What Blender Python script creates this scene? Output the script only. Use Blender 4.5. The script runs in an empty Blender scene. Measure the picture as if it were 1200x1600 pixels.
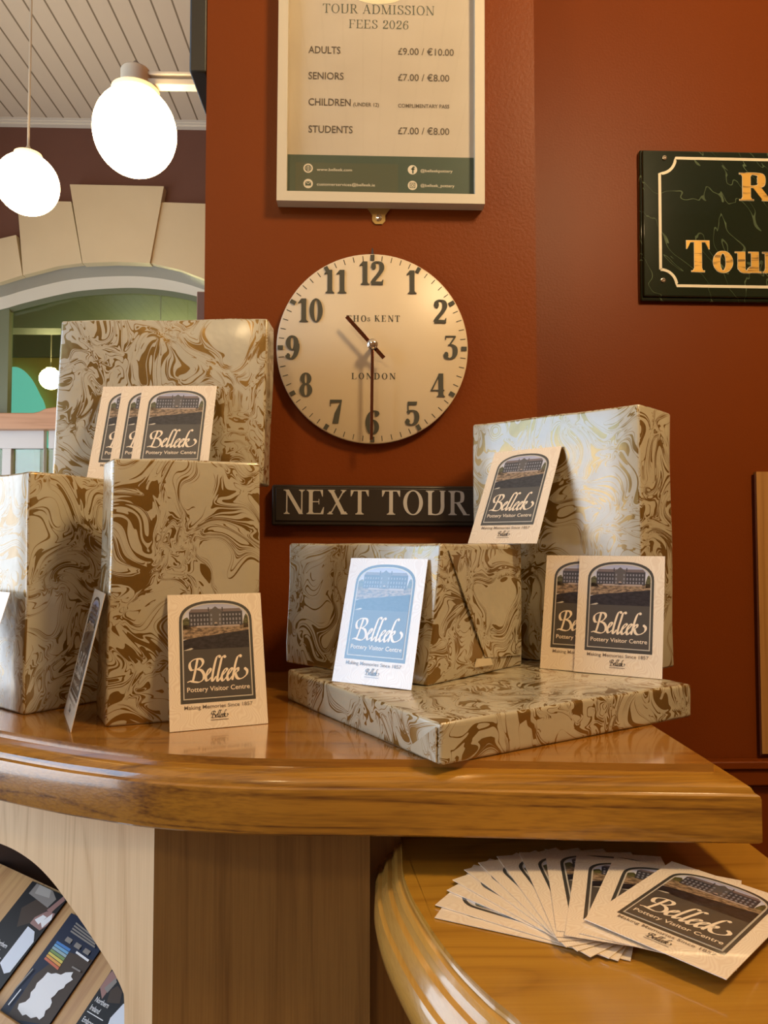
import bpy, bmesh, math, random
from mathutils import Vector, Matrix, Euler
random.seed(7)
S = bpy.context.scene
C = S.collection
R = math.radians

# ------------------------------------------------------------------ camera, light, exposure
EZ, FPX, PITCH, YAW = 1.33, 1150.0, R(2.39), R(1.6)
cd = bpy.data.cameras.new('camera'); cam = bpy.data.objects.new('camera', cd); C.objects.link(cam)
cam.location = (0, 0, EZ); cam.rotation_euler = (math.pi/2 + PITCH, 0, -YAW)
cd.sensor_fit = 'VERTICAL'; cd.sensor_height = 24; cd.lens = 24*FPX/1600; cd.clip_start = .02; cd.clip_end = 60
S.camera = cam
S.view_settings.view_transform = 'Standard'; S.view_settings.look = 'None'
S.view_settings.gamma = 1; S.view_settings.use_curve_mapping = False
S.view_settings.exposure = -0.3
S.cycles.use_denoising = True
S.cycles.max_bounces = 8; S.cycles.sample_clamp_indirect = 6
w = bpy.data.worlds.new('sky'); S.world = w; w.use_nodes = True
w.node_tree.nodes['Background'].inputs[0].default_value = (.55, .7, 1, 1)
w.node_tree.nodes['Background'].inputs[1].default_value = .3
WALL_L = -3.4
def window_light(name, y0, y1, z0, z1, col, power):
    l = bpy.data.lights.new(name, 'AREA'); l.shape = 'RECTANGLE'; l.size = z1-z0; l.size_y = y1-y0
    l.color = col; l.energy = power
    o = bpy.data.objects.new(name, l); C.objects.link(o)
    o.location = (WALL_L-.12, (y0+y1)/2, (z0+z1)/2); o.rotation_euler = (0, R(-90), 0)
WIN = [(-1.25, .62, .60, 3.7), (1.15, 4.8, .10, 2.6)]
window_light('daylight_window_upper_panes', WIN[0][0], WIN[0][1], 2.14, WIN[0][3], (.40, .68, 1), 76)
window_light('daylight_window_lower_panes', WIN[0][0], WIN[0][1], WIN[0][2], 2.12, (.92, .95, 1), 68)
window_light('daylight_doorway', *WIN[1], (.84, .92, 1), 140)
LAMP_NEAR, LAMP_FAR = 140, 24          # emission strength of the globes
LAMP_COL = (1, .71, .37)

# ------------------------------------------------------------------ pixel -> place helpers (the survey of the photograph)
CM = Euler((math.pi/2 + PITCH, 0, -YAW)).to_matrix()
def ray(px, py): return CM @ Vector(((px-600)/FPX, -(py-800)/FPX, -1))
O0 = Vector((0, 0, EZ))
def at_z(px, py, z): d = ray(px, py); return O0 + d*((z-EZ)/d.z)
def at_y(px, py, y): d = ray(px, py); return O0 + d*(y/d.y)
def at_plane(px, py, p, n): d = ray(px, py); return O0 + d*((p-O0).dot(n)/d.dot(n))
def camdir(dx, dy): v = CM @ Vector((dx, 0, -dy)); v.z = 0; return v.normalized()   # right / away from the camera

# ------------------------------------------------------------------ materials
class NT:
    def __init__(s, name):
        s.m = bpy.data.materials.new(name); s.m.use_nodes = True
        s.t = s.m.node_tree; s.t.nodes.clear()
        s.out = s.n('ShaderNodeOutputMaterial'); s.b = s.n('ShaderNodeBsdfPrincipled'); s.l(s.b.outputs[0], s.out.inputs[0])
    def n(s, t): return s.t.nodes.new(t)
    def l(s, a, b): s.t.links.new(a, b)
    def put(s, inp, v):
        if isinstance(v, bpy.types.NodeSocket): s.l(v, inp)
        else: inp.default_value = v
    def math(s, op, *a):
        n = s.n('ShaderNodeMath'); n.operation = op
        for i, v in enumerate(a): s.put(n.inputs[i], v)
        return n.outputs[0]
    def vec(s, op, a, b=None, c=None):
        n = s.n('ShaderNodeVectorMath'); n.operation = op
        for i, v in enumerate((a, b, c)):
            if v is not None: s.put(n.inputs[i], v)
        return n.outputs[0]
    def coord(s, kind='Object', scale=(1, 1, 1), loc=(0, 0, 0), rot=(0, 0, 0)):
        tc = s.n('ShaderNodeTexCoord'); mp = s.n('ShaderNodeMapping'); s.l(tc.outputs[kind], mp.inputs[0])
        mp.inputs['Scale'].default_value = scale; mp.inputs['Location'].default_value = loc; mp.inputs['Rotation'].default_value = rot
        return mp.outputs[0]
    def noise(s, v, scale, detail=0, rough=.5, out='Fac', dist=0):
        n = s.n('ShaderNodeTexNoise'); s.l(v, n.inputs['Vector'])
        for k, x in (('Scale', scale), ('Detail', detail), ('Roughness', rough), ('Distortion', dist)): n.inputs[k].default_value = x
        return n.outputs[out]
    def warp(s, v, scale, amt):
        c = s.noise(v, scale, out='Color')
        return s.vec('MULTIPLY_ADD', s.vec('SUBTRACT', c, (.5, .5, .5)), (amt, amt, 0), v)
    def mix(s, f, a, b):
        n = s.n('ShaderNodeMix'); n.data_type = 'RGBA'
        s.put(n.inputs[0], f)
        for i, v in ((6, a), (7, b)): s.put(n.inputs[i], v if isinstance(v, bpy.types.NodeSocket) else (*v, 1))
        return n.outputs[2]
    def ramp(s, f, *stops):
        n = s.n('ShaderNodeValToRGB'); s.l(f, n.inputs[0]); e = n.color_ramp.elements
        while len(e) < len(stops): e.new(.5)
        for i, (p, c) in enumerate(stops):
            e[i].position = p; e[i].color = (*c, 1) if len(c) == 3 else c
        return n.outputs[0]
    def bump(s, h, strength, dist=.01):
        n = s.n('ShaderNodeBump'); s.l(h, n.inputs['Height']); n.inputs['Strength'].default_value = strength; n.inputs['Distance'].default_value = dist
        s.l(n.outputs[0], s.b.inputs['Normal'])
    def set(s, **k):
        names = dict(col='Base Color', rough='Roughness', metal='Metallic', coat='Coat Weight', coat_rough='Coat Roughness', coat_ior='Coat IOR', spec='Specular IOR Level', emit='Emission Color', power='Emission Strength', trans='Transmission Weight', ior='IOR', alpha='Alpha')
        for a, v in k.items():
            i = s.b.inputs[names[a]]
            if isinstance(v, bpy.types.NodeSocket): s.l(v, i)
            elif a in ('col', 'emit'): i.default_value = (*v, 1)
            else: i.default_value = v
        return s
def plain(name, col, rough=.5, **k): return NT(name).set(col=col, rough=rough, **k).m

def marble_paper():
    s = NT('marbled_gold_wrapping_paper')
    v0 = s.coord('UV', (1.42, 1.42, 1))
    v = s.warp(v0, 10, .145); v = s.warp(v, 16, .08); v = s.warp(v, 34, .027); v = s.warp(v, 85, .007)
    h = s.noise(v, 19, 1, .45)
    wide = s.math('MULTIPLY', s.math('MAXIMUM', s.math('SUBTRACT', s.noise(v0, 14, 1), .535), 0.0), .34)
    band = lambda c, wd: s.math('LESS_THAN', s.math('ABSOLUTE', s.math('SUBTRACT', h, c)), wd)
    f = band(.5, s.math('ADD', wide, .0035))
    thin = s.math('MULTIPLY', s.math('MAXIMUM', s.math('SUBTRACT', s.noise(v, 36, 1), .40), 0.0), .058)
    for c in (.33, .375, .42, .445, .55, .585, .63, .68): f = s.math('MAXIMUM', f, band(c, thin))
    s.set(col=s.mix(f, PAPER, GOLD), metal=s.math('MULTIPLY', f, .65), rough=.30, spec=.8, coat=.7, coat_rough=.21)
    s.bump(s.noise(v0, 26, 2, .5), .05, .02)
    return s.m
PAPER, GOLD = (.455, .40, .285), (.27, .155, .030)

def wood(name, a, b, axis=0, ring=9, fine=1.0, rough=.3, coat=0, stretch=.06, contrast=1.0, scale=10, cross=1.0):
    """a: light early wood, b: dark late wood, grain along AXIS"""
    s = NT(name)
    sc = [1, cross if axis == 0 else 1, 1]; sc[axis] = stretch
    v = s.coord('Object', tuple(sc))
    big = s.noise(v, scale, 2, .45, dist=.2)
    rings = s.math('FRACT', s.math('MULTIPLY', big, ring))
    line = s.math('POWER', s.math('SUBTRACT', 1.0, s.math('ABSOLUTE', s.math('SUBTRACT', s.math('MULTIPLY', rings, 2.0), 1.25))), 3.0)
    line = s.math('MAXIMUM', line, 0.0)
    sc2 = [1, 1, 1]; sc2[axis] = .02
    pores = s.noise(s.coord('Object', tuple(sc2)), 520, 2, .6)
    streak = s.noise(s.coord('Object', tuple(sc2)), 130, 2, .6)
    f = s.math('ADD', s.math('MULTIPLY', line, s.math('MULTIPLY', streak, 1.1*contrast)), s.math('MULTIPLY', s.math('SUBTRACT', pores, .45), 1.3*fine))
    f = s.math('ADD', f, s.math('MULTIPLY', s.math('SUBTRACT', streak, .42), .8*fine))
    n = s.n('ShaderNodeClamp'); s.l(f, n.inputs[0])
    s.set(col=s.mix(n.outputs[0], a, b), rough=rough, coat=coat, coat_rough=.08)
    s.bump(pores, .06, .002)
    return s.m

def wall_paint(name, col, rough=.42):
    s = NT(name)
    v = s.coord('Object')
    s.set(col=s.mix(s.noise(v, 3, 3), tuple(c*.92 for c in col), tuple(c*1.08 for c in col)), rough=rough, spec=.16)
    s.bump(s.noise(v, 210, 2, .55), .11, .004)
    return s.m

M = {}
M['paper'] = marble_paper()
M['tape'] = plain('clear_tape', (.62, .52, .36), .22)
M['oak'] = wood('varnished_oak', (.34, .155, .015), (.10, .034, .004), 0, 13, .85, .28, .8, .05, 1.1, 14, .22)
M['oak_top'] = wood('varnished_oak_top', (.35, .145, .018), (.17, .060, .007), 0, 10, .75, .22, .9, .05)
M['desk_oak'] = wood('golden_oak_desk', (.38, .185, .020), (.22, .088, .008), 0, 10, .35, .26, .8, .2, .9, 7)
M['desk_edge'] = wood('golden_oak_moulding', (.46, .245, .050), (.30, .140, .020), 1, 6, .5, .22, .9, .08, .5, 9)
M['ash'] = wood('pale_ash', (.60, .42, .25), (.40, .24, .12), 2, 12, .5, .42, .1, .08, .8)
M['brown_panel'] = wood('brown_oak_panel', (.27, .140, .036), (.15, .068, .015), 2, 10, .7, .42, 0, .05, .7)
M['rack_oak'] = wood('rack_oak', (.58, .34, .13), (.36, .17, .05), 1, 12, .6, .4)
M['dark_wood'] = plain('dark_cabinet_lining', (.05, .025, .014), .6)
M['red'] = wall_paint('terracotta_paint', (.165, .0335, .0024), .44)
M['mauve'] = wall_paint('mauve_brown_paint', (.155, .075, .055), .5)
M['white'] = plain('white_gloss_paint', (.72, .68, .58), .35)
M['black_box'] = plain('black_casing', (.018, .016, .012), .45)
M['card'] = None
def card_paper():
    s = NT('cream_card_print'); v = s.coord('Object')
    wv = s.n('ShaderNodeTexWave'); s.l(s.warp(v, 60, .03), wv.inputs[0]); wv.inputs['Scale'].default_value = 90; wv.inputs['Distortion'].default_value = 3; wv.inputs['Detail'].default_value = 1
    s.set(col=s.mix(wv.outputs['Fac'], (.76, .62, .47), (.83, .71, .56)), rough=.30, coat=1.0, coat_rough=.05, coat_ior=1.7)
    return s.m
M['card'] = card_paper()
def gloss(name, col): return plain(name, col, .3, coat=1.0, coat_rough=.05, coat_ior=1.7)
M['frame_print'] = gloss('dark_olive_print', (.055, .052, .045))
M['panel_print'] = gloss('grey_brown_print', (.068, .060, .052))
M['line_print'] = gloss('pale_line_print', (.55, .50, .42))
M['script_print'] = gloss('cream_script_print', (.86, .72, .55))
M['tag_print'] = gloss('brown_caption_print', (.20, .15, .11))
M['small_print'] = gloss('black_script_print', (.03, .025, .022))
M['sky_print'] = NT('sky_print').set(rough=.3, coat=1.0, coat_rough=.05, coat_ior=1.7).m
def _sky():
    s = NT('sky_print_2'); v = s.coord('Object')
    sep = s.n('ShaderNodeSeparateXYZ'); s.l(v, sep.inputs[0])
    f = s.math('MULTIPLY', s.math('SUBTRACT', sep.outputs[1], .118), 45.0)
    s.set(col=s.ramp(f, (0, (.62, .62, .68)), (1, (.28, .30, .48))), rough=.3, coat=1.0, coat_rough=.05, coat_ior=1.7); s.m.name = 'photo_sky_print'
    return s.m
M['sky_print'] = _sky()
M['stone_print'] = gloss('photo_slate_print', (.045, .042, .05))
M['stone2_print'] = gloss('photo_stone_print', (.10, .09, .09))
M['roof_print'] = gloss('photo_roof_print', (.17, .13, .13))
M['pane_print'] = gloss('photo_window_print', (.24, .24, .28))
def mottled(name, a, b, sc):
    s = NT(name); v = s.coord('Object', (1, 2.2, 1))
    s.set(col=s.mix(s.ramp(s.noise(v, sc, 3, .65), (.38, (0, 0, 0)), (.62, (1, 1, 1))), a, b), rough=.3, coat=1.0, coat_rough=.05, coat_ior=1.7); return s.m
M['bank_print'] = mottled('photo_bank_print', (.10, .065, .04), (.38, .26, .16), 190)
M['water_print'] = mottled('photo_water_print', (.008, .007, .009), (.028, .024, .03), 150)
M['tree_print'] = mottled('photo_tree_print', (.03, .03, .012), (.14, .13, .05), 260)
M['pave_print'] = gloss('photo_forecourt_print', (.42, .33, .28))

# ------------------------------------------------------------------ mesh tools
class MB:
    """collects faces into ONE mesh with several material slots"""
    def __init__(s): s.v = []; s.f = []; s.m = []; s.mats = []; s.uv = {}
    def mi(s, m):
        if m not in s.mats: s.mats.append(m)
        return s.mats.index(m)
    def poly(s, pts, m):
        b = len(s.v); s.v += [tuple(p) for p in pts]; s.f.append(tuple(range(b, b+len(pts)))); s.m.append(s.mi(m))
    def poly2(s, pts, z, m):                 # counter-clockwise in the xy plane, facing +z
        a = sum(pts[i-1][0]*pts[i][1]-pts[i][0]*pts[i-1][1] for i in range(len(pts)))
        if a < 0: pts = pts[::-1]
        s.poly([(p[0], p[1], z) for p in pts], m)
    def prism2(s, pts, z0, z1, m):           # extruded flat outline
        a = sum(pts[i-1][0]*pts[i][1]-pts[i][0]*pts[i-1][1] for i in range(len(pts)))
        if a < 0: pts = pts[::-1]
        s.poly([(p[0], p[1], z1) for p in pts], m)
        s.poly([(p[0], p[1], z0) for p in pts[::-1]], m)
        for i in range(len(pts)):
            p, q = pts[i-1], pts[i]; s.poly([(*p[:2], z0), (*q[:2], z0), (*q[:2], z1), (*p[:2], z1)], m)
    def letters(s, polys, z0, z1, m):        # strokes overlap, so each sits a few microns above the one before
        for i, q in enumerate(polys):
            e = (i % 60)*3e-6
            if z1 is None: s.poly2(q, z0+e, m)
            else: s.prism2(q, z0, z1+e, m)
    def box(s, x0, x1, y0, y1, z0, z1, m): s.prism2([(x0, y0), (x1, y0), (x1, y1), (x0, y1)], z0, z1, m)
    def tube(s, a, b, r, m, n=12, r2=None, caps=True):
        a, b = Vector(a), Vector(b); r2 = r if r2 is None else r2
        d = (b-a).normalized(); u = d.orthogonal().normalized(); w_ = d.cross(u)
        A = [a+(u*math.cos(t)+w_*math.sin(t))*r for t in [2*math.pi*i/n for i in range(n)]]
        B = [b+(u*math.cos(t)+w_*math.sin(t))*r2 for t in [2*math.pi*i/n for i in range(n)]]
        for i in range(n): s.poly([A[i-1], A[i], B[i], B[i-1]], m)
        if caps: s.poly(A[::-1], m); s.poly(B, m)
    def lathe(s, prof, m, c=(0, 0, 0), n=32):   # profile (r, z) turned about z, top to bottom or bottom to top
        base = len(s.v); k = s.mi(m)
        for r, z in prof:
            for i in range(n):
                t = 2*math.pi*i/n; s.v.append((c[0]+r*math.cos(t), c[1]+r*math.sin(t), c[2]+z))
        for j in range(len(prof)-1):
            for i in range(n):
                a, b = base+j*n+i, base+j*n+(i+1) % n
                s.f.append((a, b, b+n, a+n)); s.m.append(k)
        for j in (0, len(prof)-1):
            if prof[j][0] > 1e-6: s.f.append(tuple(base+j*n+i for i in range(n))); s.m.append(k)
    def build(s, name, parent=None, mw=None, smooth=False, bevel=0, merge=True, seg=2):
        me = bpy.data.meshes.new(name); me.from_pydata(s.v, [], s.f)
        for m in s.mats: me.materials.append(m)
        me.polygons.foreach_set('material_index', s.m)
        if merge:
            bm = bmesh.new(); bm.from_mesh(me)
            bmesh.ops.remove_doubles(bm, verts=bm.verts, dist=2e-6)
            bmesh.ops.recalc_face_normals(bm, faces=bm.faces) if merge != 'keep' else None
            bm.to_mesh(me); bm.free()
        if smooth: me.shade_smooth()
        o = bpy.data.objects.new(name, me); C.objects.link(o)
        if mw is not None: o.matrix_world = mw
        if parent is not None: o.parent = parent
        if bevel:
            b = o.modifiers.new('b', 'BEVEL'); b.width = bevel; b.segments = seg; b.limit_method = 'ANGLE'; b.angle_limit = R(40); b.use_clamp_overlap = True
        if smooth == 'auto' or bevel: 
            me.shade_smooth(); 
            try: me.set_sharp_from_angle(angle=R(35))
            except Exception: pass
        return o
def tag(o, label, cat, group=None, kind=None):
    if label: o['label'] = label
    if cat: o['category'] = cat
    if group: o['group'] = group
    if kind: o['kind'] = kind
    return o
def empty(name, mw, label=None, cat=None, group=None, kind=None):
    o = bpy.data.objects.new(name, None); o.empty_display_size = .05; C.objects.link(o)
    o.matrix_world = mw if isinstance(mw, Matrix) else Matrix.Translation(Vector(mw))
    return tag(o, label, cat, group, kind)
def struct(o): o['kind'] = 'structure'; return o
def frame_mw(origin, x, y, z):
    m = Matrix((x, y, z)).transposed().to_4x4(); m.translation = origin; return m
WALLMW = lambda p: frame_mw(Vector(p), Vector((1, 0, 0)), Vector((0, 0, 1)), Vector((0, -1, 0)))   # local xy on a wall facing the camera

# ------------------------------------------------------------------ lettering
def catmull(p, n=8):
    q = [tuple(2*a-b for a, b in zip(p[0], p[1]))] + list(p) + [tuple(2*a-b for a, b in zip(p[-1], p[-2]))]
    out = []
    for i in range(1, len(q)-2):
        for k in range(n):
            t = k/n; r = []
            for d in range(len(q[0])):
                a, b, c, e = q[i-1][d], q[i][d], q[i+1][d], q[i+2][d]
                r.append(.5*(2*b+(c-a)*t+(2*a-5*b+4*c-e)*t*t+(3*b-a-3*c+e)*t**3))
            out.append(tuple(r))
    out.append(tuple(p[-1])); return out
def ribbon(pts, wfun):
    L, Rr = [], []
    for i, p in enumerate(pts):
        a, b = pts[max(i-1, 0)], pts[min(i+1, len(pts)-1)]
        dx, dy = b[0]-a[0], b[1]-a[1]; l = math.hypot(dx, dy) or 1
        dx, dy = dx/l, dy/l; hw = wfun(dx, dy, i/(len(pts)-1))/2
        L.append((p[0]-dy*hw, p[1]+dx*hw)); Rr.append((p[0]+dy*hw, p[1]-dx*hw))
    return [[L[i], L[i+1], Rr[i+1], Rr[i]] for i in range(len(pts)-1)]
def disc(cx, cy, r, n=14, ry=None):
    ry = r if ry is None else ry
    return [(cx+r*math.cos(2*math.pi*i/n), cy+ry*math.sin(2*math.pi*i/n)) for i in range(n)]
def serif_glyph(ch, T=.15, t=.04):
    P = []; sx = .085; st = .038
    rect = lambda x0, y0, x1, y1: P.append([(x0, y0), (x1, y0), (x1, y1), (x0, y1)])
    def foot(xa, xb, y, up=1, ext=sx):
        rect(xa-ext, min(y, y+up*st), xb+ext, max(y, y+up*st))
        P.append([(xa-ext*.55, y+up*st), (xb+ext*.55, y+up*st), (xb, y+up*.11), (xa, y+up*.11)])
    def stem(x, wd, top=True, bot=True, y1=1.0):
        rect(x, 0, x+wd, y1)
        if bot: foot(x, x+wd, 0)
        if top: foot(x, x+wd, y1, -1)
    def diag(x0, y0, x1, y1, wd): P.append([(x0, y0), (x0+wd, y0), (x1+wd, y1), (x1, y1)])
    def pen(pts, TT=T, tt=t): P.extend(ribbon(catmull(pts), lambda dx, dy, k: tt+(TT-tt)*abs(dy)**1.6))
    def ring(cx, cy, rx, ry, TT=T, tt=t):
        n = 36
        for i in range(n):
            a, b = 2*math.pi*i/n, 2*math.pi*(i+1)/n
            P.append([(cx+rx*math.cos(a), cy+ry*math.sin(a)), (cx+rx*math.cos(b), cy+ry*math.sin(b)), (cx+(rx-TT)*math.cos(b), cy+(ry-tt)*math.sin(b)), (cx+(rx-TT)*math.cos(a), cy+(ry-tt)*math.sin(a))])
    def ball(x, y, r=.085): P.append(disc(x, y, r))
    h = T/2; adv = .7
    if ch == 'T':
        stem(.36-h, T, top=False); rect(.02, .955, .70, 1)
        P.append([(.02, 1), (.02, .74), (.05, .74), (.14, .955)]); P.append([(.70, 1), (.70, .74), (.67, .74), (.58, .955)]); adv = .74
    elif ch in 'O': ring(.40, .5, .37, .515); adv = .82
    elif ch == 'U':
        stem(.10, T, bot=False); foot(.62, .62+t, 1, -1); pen([(.10+h, .5), (.10+h, .28), (.20, .07), (.38, .015), (.56, .09), (.64, .30), (.64, .6), (.64, 1)]); adv = .80
    elif ch in 'RPD':
        stem(.10, T)
        if ch == 'D': pen([(.2, .98), (.36, .98), (.55, .90), (.67, .70), (.69, .5), (.67, .30), (.55, .10), (.36, .02), (.2, .02)]); adv = .82
        else:
            b2 = T-.15; pen([(.2, .98), (.38+b2, .98), (.52+b2, .92), (.555+b2, .75), (.52+b2, .57), (.38+b2, .51), (.2, .51)])
            if ch == 'R': diag(.60+b2*.8, 0, .30+b2*.8, .52, T*1.05); rect(.58+b2*.8, 0, .60+b2*.8+T*1.1+.07, st)
            adv = .80+b2*1.5
    elif ch == 'A':
        diag(.06, 0, .33, 1, t*1.2); diag(.55, 0, .30, 1, T*1.1); rect(.16, .32, .55, .32+t)
        foot(.06, .06+t, 0, ext=.07); foot(.56, .56+T, 0, ext=.06); adv = .78
    elif ch == 'M':
        foot(.10, .10+t, 0); foot(.10, .14, 1, -1); rect(.10, 0, .10+t, 1); diag(.42, 0, .08, 1, T); diag(.46, 0, .78, 1, t*1.3); stem(.74, T); adv = 1.0
    elif ch == 'I': stem(.10, T); adv = .36
    elif ch == 'S':
        pen([(.52, .76), (.47, .92), (.32, .985), (.17, .93), (.13, .77), (.22, .62), (.38, .50), (.50, .37), (.53, .21), (.44, .06), (.29, .015), (.14, .08), (.09, .27)])
        rect(.52, .70, .545, .98); rect(.075, .02, .10, .32); adv = .63
    elif ch == 'N':
        rect(.12, 0, .12+t, 1); foot(.12, .12+t, 0); rect(.02, 1-st, .20, 1); diag(.60, 0, .06, 1, T*1.1); rect(.68, 0, .68+t, 1); foot(.68, .68+t, 1, -1); adv = .82
    elif ch in 'FEL':
        stem(.10, T, top=True)
        if ch in 'FE':
            rect(.1, .955, .62, 1); P.append([(.62, 1), (.62, .72), (.595, .72), (.52, .955)])
            rect(.2, .49, .48, .53); rect(.46, .40, .485, .62)
        if ch in 'EL':
            rect(.1, 0, .64, .045); P.append([(.64, 0), (.665, .29), (.64, .29), (.54, .045)])
        adv = .72 if ch != 'F' else .66
    elif ch == 'X':
        diag(.55, 0, .08, 1, T*1.15); diag(.10, 0, .62, 1, t*1.2)
        foot(.10, .10+t, 0, ext=.08); foot(.58, .58+T, 0, ext=.06); foot(.10, .10+T, 1, -1, .06); foot(.60, .60+t, 1, -1, .08); adv = .82
    elif ch == 'K':
        stem(.10, T); diag(.22, .42, .58, 1, t*1.2); diag(.56, 0, .30, .54, T*1.1); foot(.58, .58+T, 0, ext=.06); foot(.56, .64, 1, -1, .07); adv = .80
    elif ch == 'H': stem(.10, T); stem(.58, T); rect(.2, .49, .6, .53); adv = .86
    elif ch == '0': ring(.30, .5, .28, .51); adv = .62
    elif ch == '1':
        stem(.20, T, top=False); P.append([(.20, 1), (.20+T, 1), (.20+T, .9), (.20, .86), (.06, .80), (.06, .83)]); adv = .50
    elif ch == '2':
        pen([(.14, .74), (.16, .90), (.30, .985), (.45, .92), (.50, .76), (.46, .60), (.34, .42), (.18, .22), (.08, .06)]); ball(.15, .74)
        P.append([(.05, 0), (.54, 0), (.56, .22), (.53, .22), (.48, .13), (.30, .14), (.12, .12), (.05, .05)]); adv = .62
    elif ch == '3':
        rect(.10, .95, .53, 1); rect(.10, .84, .13, 1); diag(.22, .58, .48, .97, t*1.6)
        pen([(.22, .60), (.36, .60), (.49, .50), (.52, .31), (.46, .12), (.30, .015), (.15, .06), (.11, .22)]); ball(.13, .22); adv = .62
    elif ch == '4':
        rect(.36, 0, .36+T, 1); foot(.36, .36+T, 0, ext=.07); diag(.02, .27, .38, 1, t*1.4); rect(.02, .25, .60, .30); adv = .62
    elif ch == '5':
        P.append([(.13, .86), (.50, .86), (.53, 1), (.13, 1)]); rect(.12, .50, .12+t, .96)
        pen([(.13, .51), (.22, .60), (.36, .61), (.48, .52), (.52, .32), (.46, .12), (.30, .015), (.15, .06), (.11, .20)]); ball(.12, .20, .075); adv = .62
    elif ch in '69':
        Q = P; P = []
        ring(.30, .30, .27, .315); pen([(.10, .34), (.10, .58), (.18, .83), (.33, .975), (.46, .93), (.49, .82)]); ball(.47, .82, .07)
        if ch == '9': P = [[(.60-x, 1-y) for x, y in q] for q in P]
        adv = .62; return P, adv
    elif ch == '7':
        P.append([(.06, .86), (.54, .90), (.56, 1), (.06, 1)]); rect(.06, .72, .085, .98)
        P.append([(.16, 0), (.16+T*1.25, 0), (.30+T*.9, .42), (.56, .98), (.50, .92), (.26, .44)]); adv = .60
    elif ch == '8': ring(.30, .27, .27, .285); ring(.30, .755, .235, .255, T*.9); adv = .62
    elif ch == 'o': rx = .16+T*.62; ring(.02+rx, .33, rx, .345, T*.95); adv = .04+2*rx
    elif ch == 'u':
        x2 = .08+T+.19
        rect(.08, .12, .08+T, .66); rect(0, .63, .09, .66); rect(x2, 0, x2+T, .66); rect(x2-.08, .63, x2+.01, .66); rect(x2+T-.01, 0, x2+T+.07, .035)
        pen([(.08+h, .3), (.08+h, .16), (.12+h*1.3, .05), (.10+T+.06, .03), (x2+.02, .14)], T, .06); adv = x2+T+.07
    elif ch == 'r':
        rect(.08, 0, .08+T, .66); foot(.08, .08+T, 0, ext=.07); rect(0, .63, .09, .66); pen([(.2, .46), (.26, .58), (.36, .66), (.42, .62)], T, .05); ball(.42, .58, .08); adv = .50
    elif ch == ' ': adv = .34
    return P, adv
def serif_text(text, size, T=.15, t=.04, track=.06):
    x = 0; out = []
    for ch in text:
        P, a = serif_glyph(ch, T, t)
        out += [[(x+px*size, py*size) for px, py in q] for q in P]; x += (a+track)*size
    return out, x-track*size
SANS = {}
def sans_text(text, size):
    """polygons of plain sans lettering (the built-in font), cap height = size"""
    if text not in SANS:
        cu = bpy.data.curves.new('t', 'FONT'); cu.body = text; cu.size = 1; cu.resolution_u = 3; cu.offset = .008
        o = bpy.data.objects.new('t', cu); C.objects.link(o)
        dg = bpy.context.evaluated_depsgraph_get(); me = o.evaluated_get(dg).to_mesh()
        SANS[text] = [[(me.vertices[i].co.x, me.vertices[i].co.y) for i in p.vertices] for p in me.polygons]
        o.evaluated_get(dg).to_mesh_clear(); bpy.data.objects.remove(o); bpy.data.curves.remove(cu)
    k = size/.70
    out = [[(x*k, y*k) for x, y in q] for q in SANS[text]]
    xs = [x for q in out for x, y in q]
    return [[(x-min(xs), y) for x, y in q] for q in out], max(xs)-min(xs)
def fit_text(text, x0, x1, y, size):       # sans lettering stretched to span x0..x1
    P, wd = sans_text(text, size); k = (x1-x0)/wd
    return [[(x0+x*k, y+yy) for x, yy in q] for q in P]
SCRIPT = []
def script_word():
    if SCRIPT: return SCRIPT
    st = [[(250,150),(240,210),(225,290),(208,380),(185,478)],
          [(112,492),(150,478),(220,488),(285,486),(335,445),(345,375),(310,318),(250,298)],
          [(245,300),(300,262),(332,200),(312,152),(250,144),(190,162),(146,205),(138,262),(160,310),(190,312)],
          [(375,405),(425,350),(445,302),(418,296),(388,360),(374,430),(396,468),(452,418)],
          [(585,118),(572,96),(540,108),(512,190),(484,320),(466,440),(482,468),(522,405)],
          [(662,118),(645,94),(612,122),(588,220),(560,340),(543,440),(558,468),(602,405)],
          [(605,402),(655,345),(688,298),(662,288),(625,345),(607,425),(630,464),(682,405)],
          [(685,402),(735,340),(764,290),(742,282),(705,340),(691,415),(712,458),(762,398)],
          [(900,104),(884,80),(850,104),(820,190),(794,310),(766,450)],
          [(790,350),(832,282),(855,280),(850,318),(818,352),(832,412),(872,436),(930,418),(982,368),(990,308),(952,272)]]
    nib = (math.cos(R(28))*44, math.sin(R(28))*44)
    for s_ in st:
        pts = catmull([(x-.035*(y-495), -(y+.071*(x-110)-495)) for x, y in s_], 5)
        SCRIPT.extend(ribbon(pts, lambda dx, dy, k: max(15, abs(dx*nib[1]-dy*nib[0]))))
        for x, y in (pts[0], pts[-1]): SCRIPT.append(disc(x, y, 8, 8))
    x0 = min(p[0] for q in SCRIPT for p in q); x1 = max(p[0] for q in SCRIPT for p in q); k = 1/(x1-x0)
    SCRIPT[:] = [[((x-x0)*k, y*k) for x, y in q] for q in SCRIPT]
    return SCRIPT

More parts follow.
